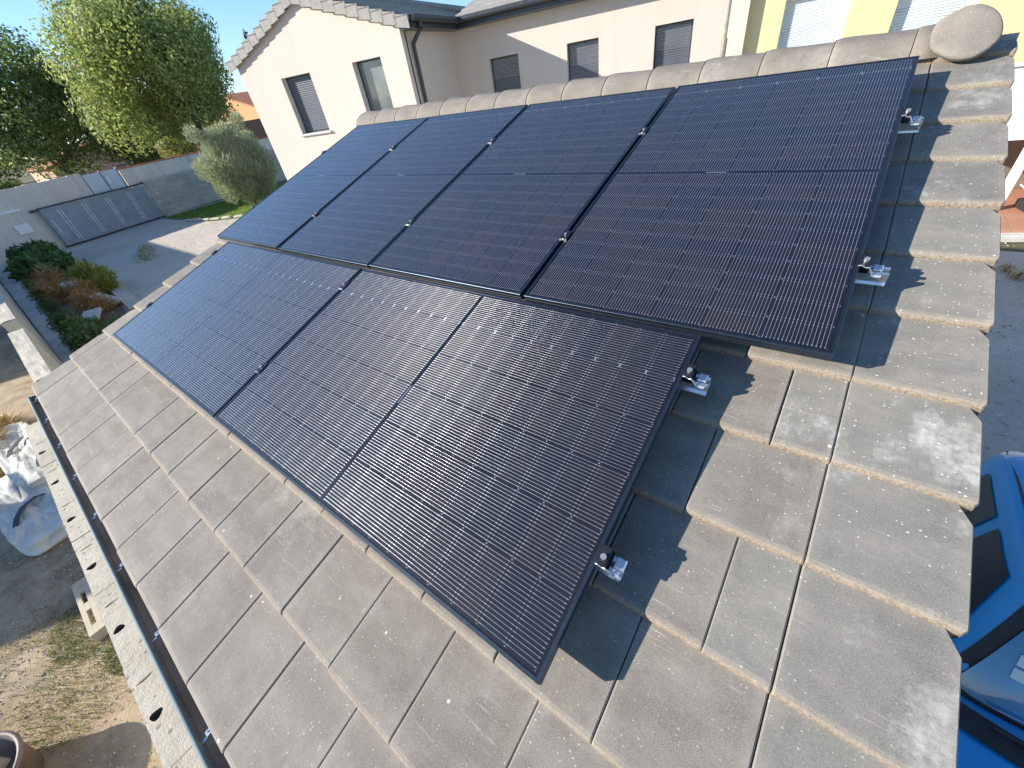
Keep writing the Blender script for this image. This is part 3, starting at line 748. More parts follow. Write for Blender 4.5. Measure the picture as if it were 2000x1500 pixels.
# perforated board lying beside the block wall
tr = thing('perforated_board', 'pale board with oblong slots lying beside the foot of the block wall', 'board', Matrix.Translation((-.55, -4.45, ZG)))
b = MB(); z0, z1 = ZG + .10, ZG + .125
for (xa, xb, ya, yb_) in ((-.90, -.02, -4.66, -4.62), (-.90, -.02, -4.58, -4.54), (-.90, -.02, -4.35, -4.29), (-.90, -.801, -4.619, -4.581), (-.79, -.70, -4.619, -4.581), (-.50, -.38, -4.619, -4.581), (-.14, -.02, -4.619, -4.581), (-.90, -.02, -4.539, -4.351)):
    b.box((xa, ya, z0), (xb, yb_, z1))
b.box((-.90, -4.66, ZG), (-.80, -4.29, z0 - .001)); b.box((-.12, -4.66, ZG), (-.02, -4.29, z0 - .001))
BOARD = simple('pale_board', (.50, .43, .32), .8, 0, 6, .15, .3)
b.build('board_panel', BOARD, tr)
# round tub with broken blocks at the bottom left corner
tub = thing('round_tub', 'round pinkish rubber tub holding pale broken blocks at the bottom left', 'tub', Matrix.Translation((.70, -5.46, ZG)))
b = MB(); n = 40; c0 = Vector((.70, -5.46, ZG)); TZ = .30
prof = [(.24, .0), (.30, .02), (.345, TZ - .02), (.365, TZ - .01), (.365, TZ + .01), (.345, TZ + .015), (.33, TZ), (.285, .035), (0.0, .03)]
b.grid([[c0 + Vector((r * math.cos(2 * math.pi * i / n), r * math.sin(2 * math.pi * i / n), z)) for i in range(n + 1)] for r, z in prof])
TUBM = simple('tub_rubber', (.17, .135, .125), .6, 0, 6, .25, .2); b.build('tub_shell', TUBM, tub)
for (x, y, a, s) in ((.62, -5.28, .5, .11), (.78, -5.40, .1, .17), (.60, -5.50, 1.2, .13), (.86, -5.56, .7, .12)):
    k = MB(); k.box((-s / 2, -s * .35, 0), (s / 2, s * .35, .10), Matrix.Translation((x, y, ZG + TZ - .16 + s * .4)) @ Matrix.Rotation(a, 4, 'Z') @ Matrix.Rotation(.25, 4, 'X'), 0, .008)
    tag(k.build('broken_block', BOARD), {.62: 'small pale broken block nearest the rim of the round tub', .78: 'largest pale broken block in the middle of the tub', .60: 'pale broken block on the left inside the tub', .86: 'pale broken block at the far bottom of the tub'}[x], 'block', 'broken blocks in the tub')

# bulk bags
def bag(name, cx, cy, sx, sy, sz, rot, label, seed, straps):
    M = Matrix.Translation((cx, cy, ZG)) @ Matrix.Rotation(rot, 4, 'Z'); r = thing(name, label, 'bulk bag', M, 'collapsed bulk bags on the soil')
    b = MB(); rows = []; nu, nv = 90, 40
    def P(i, j):
        t = 2 * math.pi * i / nu; f = j / (nv - 1)
        e = .42; cx_, sy_ = math.copysign(abs(math.cos(t)) ** e, math.cos(t)), math.copysign(abs(math.sin(t)) ** e, math.sin(t))
        if f < .55: q = 1.0 + .05 * math.sin(f * 9); z = sz * (f / .55) ** .9
        else: q = 1 - ((f - .55) / .45) ** 1.6; z = sz * (1 + .10 * math.sin((f - .55) / .45 * 3.0))
        w = noise.noise(Vector((cx_ * q * 1.6 + seed, sy_ * q * 1.6, z * 2))) * .05 + abs(noise.noise(Vector((cx_ * q * 3.3, sy_ * q * 3.0 + seed, z * 3)))) * .05 + abs(noise.noise(Vector((cx_ * q * 9, sy_ * q * 5 + seed, z * 6)))) * .025
        return M @ Vector((cx_ * sx * (q + w * .5), sy_ * sy * (q + w * .5), max(0, z + w * (1 if f > .1 else 0))))
    for j in range(nv): rows.append([P(i, j) for i in range(nu + 1)])
    b.grid(rows); b.build('bag_fabric', BAGM, r)
    for st in straps:
        b = MB(); up_ = Vector((0, 0, .012)); 
        pts_ = [M @ Vector(p) + up_ for p in st]
        for p, q in zip(pts_[:-1], pts_[1:]):
            d = (q - p).normalized(); s_ = d.cross(Vector((0, 0, 1))); s_ = (s_ if s_.length > .1 else Vector((1, 0, 0))).normalized() * .028
            quadbox(b, p - d * .01, q + d * .01, s_, Vector((0, 0, .006)))
        b.build('strap', STRAP, r)
bag('bulk_bag', -3.10, -4.80, 1.12, .27, .15, .10, 'white bulk bag nearest the gutter wall with a dark curved strap', 3.1, [[(.10, .25, .13), (.16, .14, .20), (.26, .0, .22), (.42, -.10, .21), (.60, -.20, .14)]])
bag('bulk_bag', -4.55, -4.62, 1.25, .26, .22, .08, 'crumpled cream bulk bag lying further left behind the strapped one', 8.7, [[(-.3, .1, .28), (.0, -.08, .29), (.3, -.2, .22)], [(.5, .15, .27), (.8, .08, .26), (1.0, .04, .2)]])

# ================================================================= HOUSES BEHIND
HF = Matrix.Translation(CAM) @ Matrix.Rotation(rad(14.5), 4, 'Z')
HG = ZG - CAM.z
def wall_holes(b, T, s0, s1, h0, h1, d, holes, rev=.25, mi=0, rmi=1):
    xs = sorted(set([s0, s1] + [v for h in holes for v in (h[0], h[1])])); zs = sorted(set([h0, h1] + [v for h in holes for v in (h[2], h[3])]))
    for xa, xb in zip(xs[:-1], xs[1:]):
        for za, zb in zip(zs[:-1], zs[1:]):
            mx, mz = (xa + xb) / 2, (za + zb) / 2
            if any(h[0] < mx < h[1] and h[2] < mz < h[3] for h in holes): continue
            b.add([(xa, d, za), (xb, d, za), (xb, d, zb), (xa, d, zb)], [(0, 1, 2, 3)], T, mi)
    for (a, c, e, f) in holes:
        b.add([(a, d, e), (c, d, e), (c, d, f), (a, d, f), (a, d + rev, e), (c, d + rev, e), (c, d + rev, f), (a, d + rev, f)], [(0, 4, 5, 1), (1, 5, 6, 2), (2, 6, 7, 3), (3, 7, 4, 0)], T, rmi)
def shutter_window(parent, T, a, c, e, f, d, rec, mat, glass=False, sill=True, name='window'):
    fr = MB(); t = .035
    for (x0, x1, z0, z1) in ((a, a + t, e, f), (c - t, c, e, f), (a + t, c - t, f - t, f), (a + t, c - t, e, e + t)): fr.box((x0, d + rec, z0), (x1, d + rec + .05, z1), T)
    w = fr.build(name, HGUT if mat is SHUT else WHITEP, parent)
    if glass:
        g = MB(); g.box((a + t, d + rec + .02, e + t), (c - t, d + rec + .03, f - t), T); g.build('pane', DGLASS, w)
    else:
        sh = MB(); n = int((f - e - 2 * t) / .045); hh = (f - e - 2 * t) / n
        for i in range(n):
            z = e + t + i * hh; y = d + rec
            sh.add([(a + t, y + .018, z), (c - t, y + .018, z), (c - t, y + .004, z + hh * .25), (a + t, y + .004, z + hh * .25), (c - t, y + .004, z + hh * .75), (a + t, y + .004, z + hh * .75), (c - t, y + .018, z + hh * .97), (a + t, y + .018, z + hh * .97)],
                   [(0, 1, 2, 3), (3, 2, 4, 5), (5, 4, 6, 7)], T)
        sh.build('shutter', mat, w)
    if sill:
        sb = MB(); sb.box((a - .06, d - .06, e - .055), (c + .06, d + rec + .0, e - .0025), T, 0, .006); sb.build('sill', REVEAL, w)
    return w
house = thing('house', 'cream rendered house with a gabled wing, grey shutters and grey tiled roof behind the garage', 'house', HF @ Matrix.Translation((-6.5, 14, HG)))
S0, S1, SA, D1, D2 = -12.52, -6.87, -9.69, 10.5, 13.14
b = MB()
h1s = [(-11.06, -9.98, -.52, .80), (-8.50, -7.60, -.95, .80)]
wall_holes(b, HF, S0, S1, HG, 1.30, D1, h1s, .24, 0, 1)
b.add([(S0, D1, 1.30), (S1, D1, 1.30), (SA, D1, 2.12)], [(0, 1, 2)], HF)
b.add([(S0, D1, HG), (S0, D1, 1.30), (S0, 20, 1.30), (S0, 20, HG)], [(0, 1, 2, 3)], HF)
b.add([(S1, D1, HG), (S1, D2, HG), (S1, D2, 1.30), (S1, D1, 1.30)], [(0, 1, 2, 3)], HF)
h2s = [(-5.89, -5.02, -.85, .43), (-3.64, -2.81, -.85, .43), (-1.45, -.60, -.85, .43)]
wall_holes(b, HF, S1, .06, HG, 1.32, D2, h2s, .22, 0, 0)
b.add([(.06, D2, HG), (.06, 20, HG), (.06, 20, 1.32), (.06, D2, 1.32)], [(0, 1, 2, 3)], HF)
b.build('wall', [WALLR, REVEAL], house)
shutter_window(house, HF, *h1s[0], D1, .16, SHUT); shutter_window(house, HF, *h1s[1], D1, .18, SHUT, True, False)
for h in h2s: shutter_window(house, HF, *h, D2, .12, SHUT, False, True)
# wing roof: stepped courses on both slopes, verge tiles along the gable
def slope(b, T, s_low, s_high, h_low, h_high, d0, d1, n, t=.05):
    for i in range(n):
        f0, f1 = i / n, (i + 1) / n + .02
        a = Vector((s_low + (s_high - s_low) * f0, d0, h_low + (h_high - h_low) * f0 + .03)); c = Vector((s_low + (s_high - s_low) * min(f1, 1.0), d0, h_low + (h_high - h_low) * min(f1, 1.0)))
        dv = Vector((0, d1 - d0, 0)); dn = Vector((0, 0, -t))
        vs = [a, c, c + dv, a + dv, a + dn, c + dn, c + dv + dn, a + dv + dn]
        b.add(vs, [(0, 1, 2, 3), (7, 6, 5, 4), (0, 4, 5, 1), (1, 5, 6, 2), (2, 6, 7, 3), (3, 7, 4, 0)], T)
b = MB(); rise = .82 / 2.83
slope(b, HF, S0 - .24, SA, 1.36 - .11 + .08, 2.30, D1 - .08, 20, 10); slope(b, HF, S1 + .36, SA, 1.36 - .11 + .08, 2.30, D1 - .08, 16.5, 10)
roof = b.build('roof', HTILE, house)
for sgn, sl in ((-1, S0 - .24), (1, S1 + .36)):
    n = 10
    for i in range(n):
        f0, f1 = i / n, (i + 1) / n
        a = sl + (SA - sl) * f0; c = sl + (SA - sl) * (f1 + .012); za = 1.33 + .97 * f0; zc = 1.33 + .97 * f1
        b = MB(); hgt = .21; y0, y1 = D1 - .115, D1 - .085
        b.add([(a, y0, za - hgt + .03), (c, y0, zc - hgt), (c, y0, zc + .012), (a, y0, za + .05), (a, y1, za - hgt + .03), (c, y1, zc - hgt), (c, y1, zc + .012), (a, y1, za + .05)],
              [(0, 1, 2, 3), (7, 6, 5, 4), (0, 4, 5, 1), (1, 5, 6, 2), (2, 6, 7, 3), (3, 7, 4, 0)], HF)
        b.box((min(a, c), y0, za + .035), (max(a, c) - .0, D1 + .16, za + .06), HF)
        b.build('verge_tile', HTILE, roof)
b = MB(); b.cyl((SA, D1 - .14, 2.33), (SA, 20, 2.33), .10, None, 12, HF); b.build('ridge_tile', HTILE, roof)
# main roof
b = MB(); n = 14
for i in range(n):
    f = i * .40; dd = 12.72 + f; hh = 1.40 + f * .30
    v = [(-6.5 - f * 1.0 * 0, dd, hh + .03), (.25, dd, hh + .03), (.25, dd + .42, hh + .126 + .0), (-6.5, dd + .42, hh + .126)]
    b.add(v + [(p[0], p[1], p[2] - .05) for p in v], [(0, 1, 2, 3), (0, 4, 5, 1), (1, 5, 6, 2), (2, 6, 7, 3), (3, 7, 4, 0)], HF)
b.build('roof', HTILE, house)
b = MB()       # eaves box and gutters
b.box((S1 + .002, D1 + .0, 1.16), (S1 + .34, D2 - .32, 1.30), HF); b.box((S1 + .002, D2 - .34, 1.162), (.2, D2 - .002, 1.302), HF)
b.build('eaves_soffit', HGUT, house)
b = MB(); b.cyl((S1 + .42, D1 - .04, 1.33), (S1 + .42, D2 - .40, 1.33), .068, None, 14, HF); b.cyl((S1 + .30, D2 - .42, 1.33), (.22, D2 - .42, 1.33), .068, None, 14, HF)
b.box((S1 + .36, D1 - .04, 1.335), (S1 + .48, D2 - .40, 1.385), HF); b.box((S1 + .30, D2 - .48, 1.338), (.22, D2 - .36, 1.385), HF)
b.build('gutter', HGUT, house)
b = MB(); b.tube([(S1 + .40, D1 + .30, 1.30), (S1 + .40, D1 + .30, 1.16), (S1 + .07, D1 + .36, .92), (S1 + .07, D1 + .36, HG)], .045, 12, HF); b.box((S1 + .003, D1 + .16, HG), (S1 + .02, D1 + .19, 1.15), HF)
b.build('downpipe', HGUT, house)
b = MB(); b.tube([(.11, D2 - .06, 1.3), (.11, D2 - .06, HG)], .045, 10, HF); b.build('downpipe', simple('taupe_pipe', (.26, .23, .20), .5), house)

# yellow building
yel = thing('yellow_building', 'yellow rendered building with pale roller shutters beyond the ridge end cap', 'house', HF @ Matrix.Translation((5, 16, HG)))
b = MB(); yh = [(1.22, 2.42, -1.05, .43), (3.22, 4.52, -1.05, .43)]
wall_holes(b, HF, .52, 14, -1.28, 3.2, D2, yh, .22, 0, 0)
b.add([(.52, D2, -1.28), (.52, D2, HG), (14, D2, HG), (14, D2, -1.28)], [(0, 1, 2, 3)], HF, 1)
b.box((.18, D2 - .17, HG), (.519, D2 + .3, 3.2), HF, 2)
b.build('wall', [WALLY, WALLW, WALLC], yel)
for h in yh: shutter_window(yel, HF, *h, D2, .11 if h[0] < 2 else .14, SHUTL)
b = MB(); b.box((4.3, 11.64, -2.2), (14, 11.80, -1.13), HF); b.box((4.3, 11.80, -2.2), (14, D2 - .005, -2.0), HF); b.box((4.3, 11.80, -1.99), (4.45, D2 - .005, -1.13), HF)
b.box((4.26, 11.60, -1.13), (14, 11.84, -1.09), HF); pb = b.build('balcony', WALLW, yel)
b = MB(); b.box((4.3, 11.60, -2.30), (14, 11.78, -2.205), HF); b.build('beam', WHITEP, yel)
for s_ in (5.72, 9.4):
    b = MB(); b.box((s_ - .06, 11.60, HG + .12), (s_ + .06, 11.72, -2.302), HF, 0, .008); b.build('post', WHITEP, yel)
b = MB(); b.box((4.6, D2 - .06, HG + .13), (8.5, D2 - .008, -2.25), HF); b.build('timber_cladding', simple('brown_boards', (.20, .15, .10), .7, 0, 5, .3, .3), yel)
m, nt, p = new_mat('terracotta_paving'); N = NT(nt)
br = N.n('ShaderNodeTexBrick'); N.put(br.inputs['Vector'], N.coord()); br.inputs['Scale'].default_value = 1; br.inputs['Brick Width'].default_value = .3; br.inputs['Row Height'].default_value = .3; br.offset = 0
br.inputs['Mortar Size'].default_value = .006; br.inputs['Color1'].default_value = (.50, .25, .15, 1); br.inputs['Color2'].default_value = (.42, .20, .12, 1); br.inputs['Mortar'].default_value = (.25, .2, .16, 1)
N.put(p.inputs['Base Color'], br.outputs[0]); p.inputs['Roughness'].default_value = .7
b = MB(); b.box((3.6, 10.35, HG - .02), (14, D2 - .01, HG + .12), HF); struct(b.build('terrace', m))
b = MB(); b.box((3.5, 10.15, HG - .02), (14, 10.34, HG + .10), HF, 0, .01); struct(b.build('kerb', CONCG))
# hose tangle and a dark planter on the terrace
hs = []
for i in range(60):
    t = i * .42; r = .20 + .05 * math.sin(i * 1.7); hs.append((6.35 + r * math.cos(t), 11.5 + r * .8 * math.sin(t), HG + .34 + .04 * math.sin(i * 2.3)))
b = MB(); b.tube(hs, .014, 6, HF); b.tube([(6.15, 11.5, HG + .34), (5.95, 11.3, HG + .5), (5.84, 11.55, HG + .62)], .014, 6, HF)
tag(b.build('garden_hose', WHITEP), 'white garden hose coiled on the dark box of the tiled terrace', 'hose')
b = MB(); b.box((6.05, 11.2, HG + .122), (6.75, 11.8, HG + .30), HF, 0, .02); tag(b.build('storage_box', RUBBER), 'low dark storage box under the white coiled hose', 'box')

# ================================================================= GATE AND WALLS ACROSS THE YARD
al = Vector((-.2025, .9793, 0)); aw = Vector((-.9793, -.2025, 0))
GF = Matrix(((al.x, aw.x, 0, -26.02), (al.y, aw.y, 0, -.75), (0, 0, 1, ZG), (0, 0, 0, 1)))
gate = thing('sliding_gate', 'grey solid sliding gate with pairs of dashed slots across the gravel yard', 'gate', GF @ Matrix.Translation((2.4, 0, 0)))
b = MB(); b.box((0, .0, .08), (4.80, .05, 1.80), GF); b.build('gate_panel', GATEM, gate)
b = MB(); b.box((-.05, -.03, .02), (4.9, .08, .079), GF); b.box((-.02, -.02, 1.801), (4.82, .07, 1.86), GF); b.box((-.34, -.03, 1.74), (-.001, .03, 1.84), GF); b.build('gate_rail', DARKM, gate)
for j in range(4):
    x = .62 + 1.05 * j
    for dx in (0, .12):
        for k in range(3):
            z0 = 1.62 - .48 * k - .03 * (dx > 0)
            b = MB(); b.box((x + dx, -.006, z0 - .44), (x + dx + .022, -.001, z0), GF); b.build('slot_daylight_strip', WHITEP, gate)  # white strips painted in for the daylight seen through the slots
b = MB(); b.box((.16, -.006, .62), (.185, -.001, 1.30), GF); b.box((4.5, -.006, 1.74), (4.77, -.001, 1.765), GF); b.box((4.74, -.006, 1.1), (4.765, -.001, 1.735), GF); b.box((4.1, -.006, 1.74), (4.3, -.001, 1.765), GF); b.build('trim', WHITEP, gate)
b = MB(); rows = []
xs_ = [-14 + .25 * i for i in range(67)]
b.box((-14, .28, 0), (2.50, .48, 2.78), GF)
for i in range(66):
    x = -14 + .25 * i; b.box((x, .27, 2.781), (x + .249, .49, 2.83 + .03 * noise.noise(Vector((x * 1.7, 0, 0)))), GF)
b.box((-3.4, .22, 1.92), (-.50, .279, 2.03), GF, 1)
tag(b.build('roughcast_wall', [ROUGHC, WHITEP]), 'tall beige roughcast wall with a weathered top behind the grey gate', 'wall')
b = MB(); b.box((-1.16, .18, 1.0), (-.64, .278, 1.42), GF, 0, .01); mb_ = b.build('letter_box', WHITEP); tag(mb_, 'white square box fixed to the beige wall left of the grey gate', 'letter box')
wg = thing('double_gate', 'pale blue white double gate standing above and behind the grey gate', 'gate', GF @ Matrix.Translation((3.35, .5, 0)))
for i, (a, c) in enumerate(((2.66, 3.40), (3.47, 4.20))):
    b = MB(); b.box((a, .48, .1), (c, .52, 2.72), GF); b.build('gate_leaf', GATEW, wg)
for x in (2.52, 3.405, 4.205):
    b = MB(); b.box((x, .46, 0), (x + .06 + (.06 if x < 3 else 0), .54, 2.80), GF); b.build('post', GATEM, wg)
b = MB(); b.box((3.54, .45, 2.15), (3.66, .478, 2.5), GF); b.build('handle_plate', WHITEP, wg)
b = MB(); b.box((4.30, .42, 0), (16, .62, 2.62), GF); b.box((4.28, .40, 2.621), (16, .64, 2.68), GF, 1)
tag(b.build('capped_wall', [mat_stucco('streaky_pale_render', (.78, .68, .58), .7), ROOFR]), 'pale streaked wall with a thin red coping right of the white gate', 'wall')
b = MB(); b.box((4.86, .10, 0), (14, .30, 1.86), GF); b.box((4.84, .08, 1.861), (14, .32, 1.92), GF, 1)
tag(b.build('breeze_block_wall', [BLOCKG, CONCG]), 'grey breeze block wall beside the lawn, lower than the streaked wall behind it', 'wall')
# yard odds and ends
b = MB(); A = Vector((-14.23, -1.42, ZG + .08)); B2 = Vector((-10.6, -1.64, ZG + .08)); quadbox(b, A, B2, Vector((.02, .17, 0)), Vector((0, 0, .035))); tag(b.build('concrete_plank', CONC), 'flat grey concrete plank lying between the gravel and the weeds', 'plank')

# ================================================================= CAR
CX, BY = 6.27, -1.40
car = thing('parked_car', 'blue hatchback parked on the asphalt beside the tiled roof edge', 'car', Matrix.Translation((CX, BY, ZG)))
ee = .27
def se(u, e=ee): return max(0.0, 1 - abs(u) ** (2 / e)) ** (e / 2)
def gh(f):      # greenhouse: half width, half length, centre y, z
    g = f ** 1.15
    return (.735 + (.585 - .735) * g, .76 + (.55 - .76) * g, -.77 + (-.655 + .77) * g, -2.60 + .55 * f)
def ring_pts(hx, hy, cy, z, n=88, e=ee):
    out = []
    for i in range(n + 1):
        a = 2 * math.pi * i / n; c, s_ = math.cos(a), math.sin(a)
        out.append(Vector((CX + math.copysign(abs(c) ** e, c) * hx, cy + math.copysign(abs(s_) ** e, s_) * hy, z)))
    return out
b = MB(); rows = []
for k in range(9):
    f = k / 8; hx, hy, cy, z = gh(f); rows.append(ring_pts(hx, hy, cy, z))
hx, hy, cy, z = gh(1)
for q, dz in ((.97, .018), (.9, .034), (.7, .052), (.4, .062), (.02, .066)): rows.append(ring_pts(hx * q, hy * q, cy, z + dz))
b.grid(rows); 
rows = []
for (hx_, hy_, z_) in ((.70, 1.36, ZG + .18), (.80, 1.44, ZG + .30), (.815, 1.47, ZG + .55), (.81, 1.46, -2.80), (.79, 1.44, -2.68), (.75, 1.40, -2.63), (.6, 1.2, -2.605), (.3, .7, -2.60), (.02, .1, -2.60)):
    r = ring_pts(hx_, hy_, BY, z_)
    for v in r:
        t = max(0, (BY - .15) - v.y) ; v.z -= .055 * t * t if z_ > -2.75 else 0
    rows.append(r)
b.grid(rows); b.build('body', BLUE, car)
def side_patch(name, y0t, y0b, y1t, y1b, f0, f1, sgn, mat, off=.009, parent=None, n=12):
    b = MB(); rows = []
    for i in range(7):
        f = f0 + (f1 - f0) * i / 6; hx, hy, cy, z = gh(f); row = []
        for j in range(n + 1):
            g = (f - f0) / (f1 - f0); a = y0b + (y0t - y0b) * g; c = y1b + (y1t - y1b) * g; y = a + (c - a) * j / n
            row.append(Vector((CX + sgn * (hx * se((y - cy) / hy) + off), y, z)))
        rows.append(row)
    b.grid(rows); return b.build(name, mat, parent or car)
for sg in (-1, 1):
    side_patch('side_window', -.36, -.28, -.70, -.72, .10, .93, sg, CARGLASS); side_patch('side_window', -.79, -.80, -1.09, -1.40, .08, .93, sg, CARGLASS)
def end_patch(name, xt, xb, f0, f1, sgn, mat, off=.004, x0=None, parent=None):
    b = MB(); rows = []
    for i in range(8):
        g = i / 7; f = f0 + (f1 - f0) * g; hx, hy, cy, z = gh(f); row = []
        for j in range(17):
            w = xb + (xt - xb) * g
            x = (-w + 2 * w * j / 16) if x0 is None else x0[0] + (x0[1] - x0[0]) * j / 16
            row.append(Vector((CX + x, cy + sgn * (hy * se(x / hx) + off), z)))
        rows.append(row)
    b.grid(rows); return b.build(name, mat, parent or car)
end_patch('windscreen_surround', .53, .69, .0, .99, -1, RUBBER, .009)
ws = end_patch('windscreen', .49, .64, .06, .93, -1, mat_glass_dark('windscreen_glass', (.02, .16, .30), .06), .015)
end_patch('sticker', 0, 0, .38, .47, -1, SHUTL, .019, (-.50, -.43), ws); end_patch('sticker', 0, 0, .49, .58, -1, SHUTL, .019, (-.50, -.43), ws)
end_patch('rear_window', .46, .6, .2, .88, 1, CARGLASS)
b = MB(); rows = []
for i in range(6):
    rows.append([Vector((CX - .70 + 1.4 * j / 16, -1.545 - .024 * i - .09 * (1 - (abs(j - 8) / 8) ** 2.0), -2.572 - .004 * i)) for j in range(17)])
b.grid(rows); b.cyl((CX - .5, -1.62, -2.555), (CX + .05, -1.67, -2.55), .010, None, 6); b.build('cowl', RUBBER, car)
for sg in (-1, 1):
    b = MB(); hx, hy, cy, z = gh(1)
    b.grid([[Vector((CX + sg * (.535 - .012 * math.cos(3 * (j / 12 - .5))) + dx, cy + hy * .88 * (1 - 2 * j / 12), z + .034 + .004 - .022 * abs(j / 6 - 1) ** 3)) for j in range(13)] for dx in (-.006, .006)]); b.build('roof_trim', RUBBER, car)
    b = MB(); b.box((CX + sg * .792 - .004, -.86, -2.95), (CX + sg * .792 + .028, -.855, -2.66)); b.build('door_seam', RUBBER, car)
for x in (CX - .58, CX + .58):
    b = MB(); b.grid([[Vector((x + .13 * math.cos(t) * q, BY - 1.37 - .05 * (1 - q) - .03, -2.86 + .09 * math.sin(t) * q)) for t in [2 * math.pi * i / 16 for i in range(17)]] for q in (1, .6, .02)]); b.build('headlight', WHITEP, car)
for sg in (-1, 1):
    b = MB(); b.box((CX + sg * .84 - .07, -1.50, -2.62), (CX + sg * .84 + .07, -1.40, -2.50), None, 0, .025); b.build('door_mirror', BLUE, car)
    for y in (-.55, -2.35):
        b = MB(); b.cyl((CX + sg * .62, y, ZG + .28), (CX + sg * .80, y, ZG + .28), .28, None, 24); w_ = b.build('wheel', RUBBER, car)
        b = MB(); b.cyl((CX + sg * .80, y, ZG + .28), (CX + sg * .812, y, ZG + .28), .18, None, 16); b.build('rim', ALU, w_)

# ================================================================= VEGETATION
def leaf_mesh(b_, pts):
    pass
def foliage(name, lobes, n, size, aspect, mat, parent, jitter=.35, upward=0.0, shell=.55, T=None):
    vs = []; fs = []; tot = sum(l[3] ** 2 for l in lobes)
    for (cx, cy, cz, r, sq) in [(l[0], l[1], l[2], l[3], l[4] if len(l) > 4 else 1.0) for l in lobes]:
        k = int(n * r * r / tot)
        for _ in range(k):
            z = U(-1, 1); a = U(0, 6.2832); q = math.sqrt(1 - z * z); d = Vector((q * math.cos(a), q * math.sin(a), z))
            rr = r * (shell + (1 - shell) * U(0, 1) ** .6) * (1 + .25 * noise.noise(d * 2.3 + Vector((cx, cy, cz))))
            p = Vector((cx, cy, cz)) + Vector((d.x * rr, d.y * rr, d.z * rr * sq))
            nrm = (d + Vector((U(-1, 1), U(-1, 1), U(-1, 1))) * jitter * 1.6).normalized()
            t = nrm.orthogonal(); t.rotate(Matrix.Rotation(U(0, 6.28), 3, nrm))
            if upward: t = (t.normalized() * (1 - upward) + (d * .8 + Vector((0, 0, 1))) * upward).normalized()
            t.normalize(); s_ = nrm.cross(t); 
            if s_.length < .01: continue
            s_.normalize(); L = size * U(.6, 1.3); Wd = L * aspect
            o = len(vs); vs += [p - t * L * .5, p + s_ * Wd * .5 - nrm * L * .08, p + t * L * .5, p - s_ * Wd * .5 - nrm * L * .08]
            fs.append((o, o + 1, o + 2, o + 3))
    inv = XF[parent.name].inverted()
    me = bpy.data.meshes.new(name); me.from_pydata([inv @ v for v in vs], [], fs); me.materials.append(mat)
    o = bpy.data.objects.new(name, me); COL.objects.link(o); o.parent = parent; XF[o.name] = XF[parent.name].copy()
    return o
def lobes_of(c, rad_, n, r0, r1, zmin=-1.0):
    out = []
    while len(out) < n:
        z = U(zmin, 1); a = U(0, 6.28); q = math.sqrt(max(0, 1 - z * z)); f = U(.45, .85)
        out.append((c[0] + q * math.cos(a) * rad_[0] * f, c[1] + q * math.sin(a) * rad_[1] * f, c[2] + z * rad_[2] * f, U(r0, r1)))
    return out
def trunk_mesh(parent, base, top, r, limbs, name='trunk'):
    b = MB(); base = Vector(base); top = Vector(top); k = 6
    pts = [base + (top - base) * (i / k) + Vector((math.sin(i * 1.9) * r * .5, math.cos(i * 1.3) * r * .5, 0)) * (i > 0) for i in range(k + 1)]
    for i in range(k): b.cyl(pts[i], pts[i + 1], r * (1 - .1 * i), r * (1 - .1 * (i + 1)), 10)
    for (e, f) in limbs:
        s_ = pts[int(f * k)]; e = Vector(e); m_ = s_ + (e - s_) * .5 + Vector((0, 0, .25)); b.cyl(s_, m_, r * .42, r * .25, 7); b.cyl(m_, e, r * .25, r * .08, 6)
    return b.build(name, BARK, parent)
def tree(name, label, c, rad_, base_z, nl, r0, r1, n, size, asp, mat, tr, group=None, upward=0, jitter=.35, zmin=-1, extra=(), cat='tree', shell=.55):
    r = thing(name, label, cat, Matrix.Translation((c[0], c[1], base_z)), group)
    lb = lobes_of(c, rad_, nl, r0, r1, zmin) + list(extra)
    foliage('crown', lb, n, size, asp, mat, r, jitter, upward, shell)
    trunk_mesh(r, (c[0], c[1], base_z), (c[0], c[1], c[2]), tr, [((l[0], l[1], l[2]), U(.35, .9)) for l in lb[:7]])
    return r
L_BIG = mat_leaf('linden_leaf', (.14, .20, .06), (.34, .40, .13), (.60, .60, .25), .5)
L_DARK = mat_leaf('dark_leaf', (.05, .10, .035), (.12, .19, .06), (.24, .31, .11), .35)
L_OLV = mat_leaf('olive_leaf', (.24, .27, .18), (.44, .47, .34), (.62, .64, .50), .35)
L_CYP = mat_leaf('conifer_leaf', (.012, .03, .014), (.03, .055, .025), None, .1)
L_YG = mat_leaf('yellow_green_leaf', (.14, .17, .02), (.28, .30, .05), (.42, .38, .10), .35)
tree('broadleaf_tree', 'large bright green broadleaf tree rising behind the white gate', (-35.4, 10.1, 3.7), (5.6, 5.6, 4.5), ZG, 62, 1.3, 2.1, 70000, .21, .62, L_BIG, .26, None, .15, .4, -.95, [(-35, 9.2, -.6, 1.0), (-34.4, 10.6, -1.0, .9)])
tree('dark_tree', 'dark green broadleaf tree at the left edge behind the bright tree', (-45.5, 4.2, 2.9), (4.8, 4.8, 4.3), ZG, 44, 1.3, 2.0, 34000, .25, .6, L_DARK, .3, None, .0, .4)
tree('dark_tree', 'dark shaded bushy tree below the crown of the bright tree', (-44.5, 9.5, .9), (4.0, 3.6, 2.6), ZG, 30, 1.0, 1.5, 22000, .22, .6, L_DARK, .22, None, .0, .4)
tree('dark_tree', 'sparse dark tree cut by the left picture edge', (-58, .2, 3.0), (4.5, 3.6, 4.0), ZG, 22, 1.2, 1.8, 12000, .28, .6, L_DARK, .25, None, .0, .4)
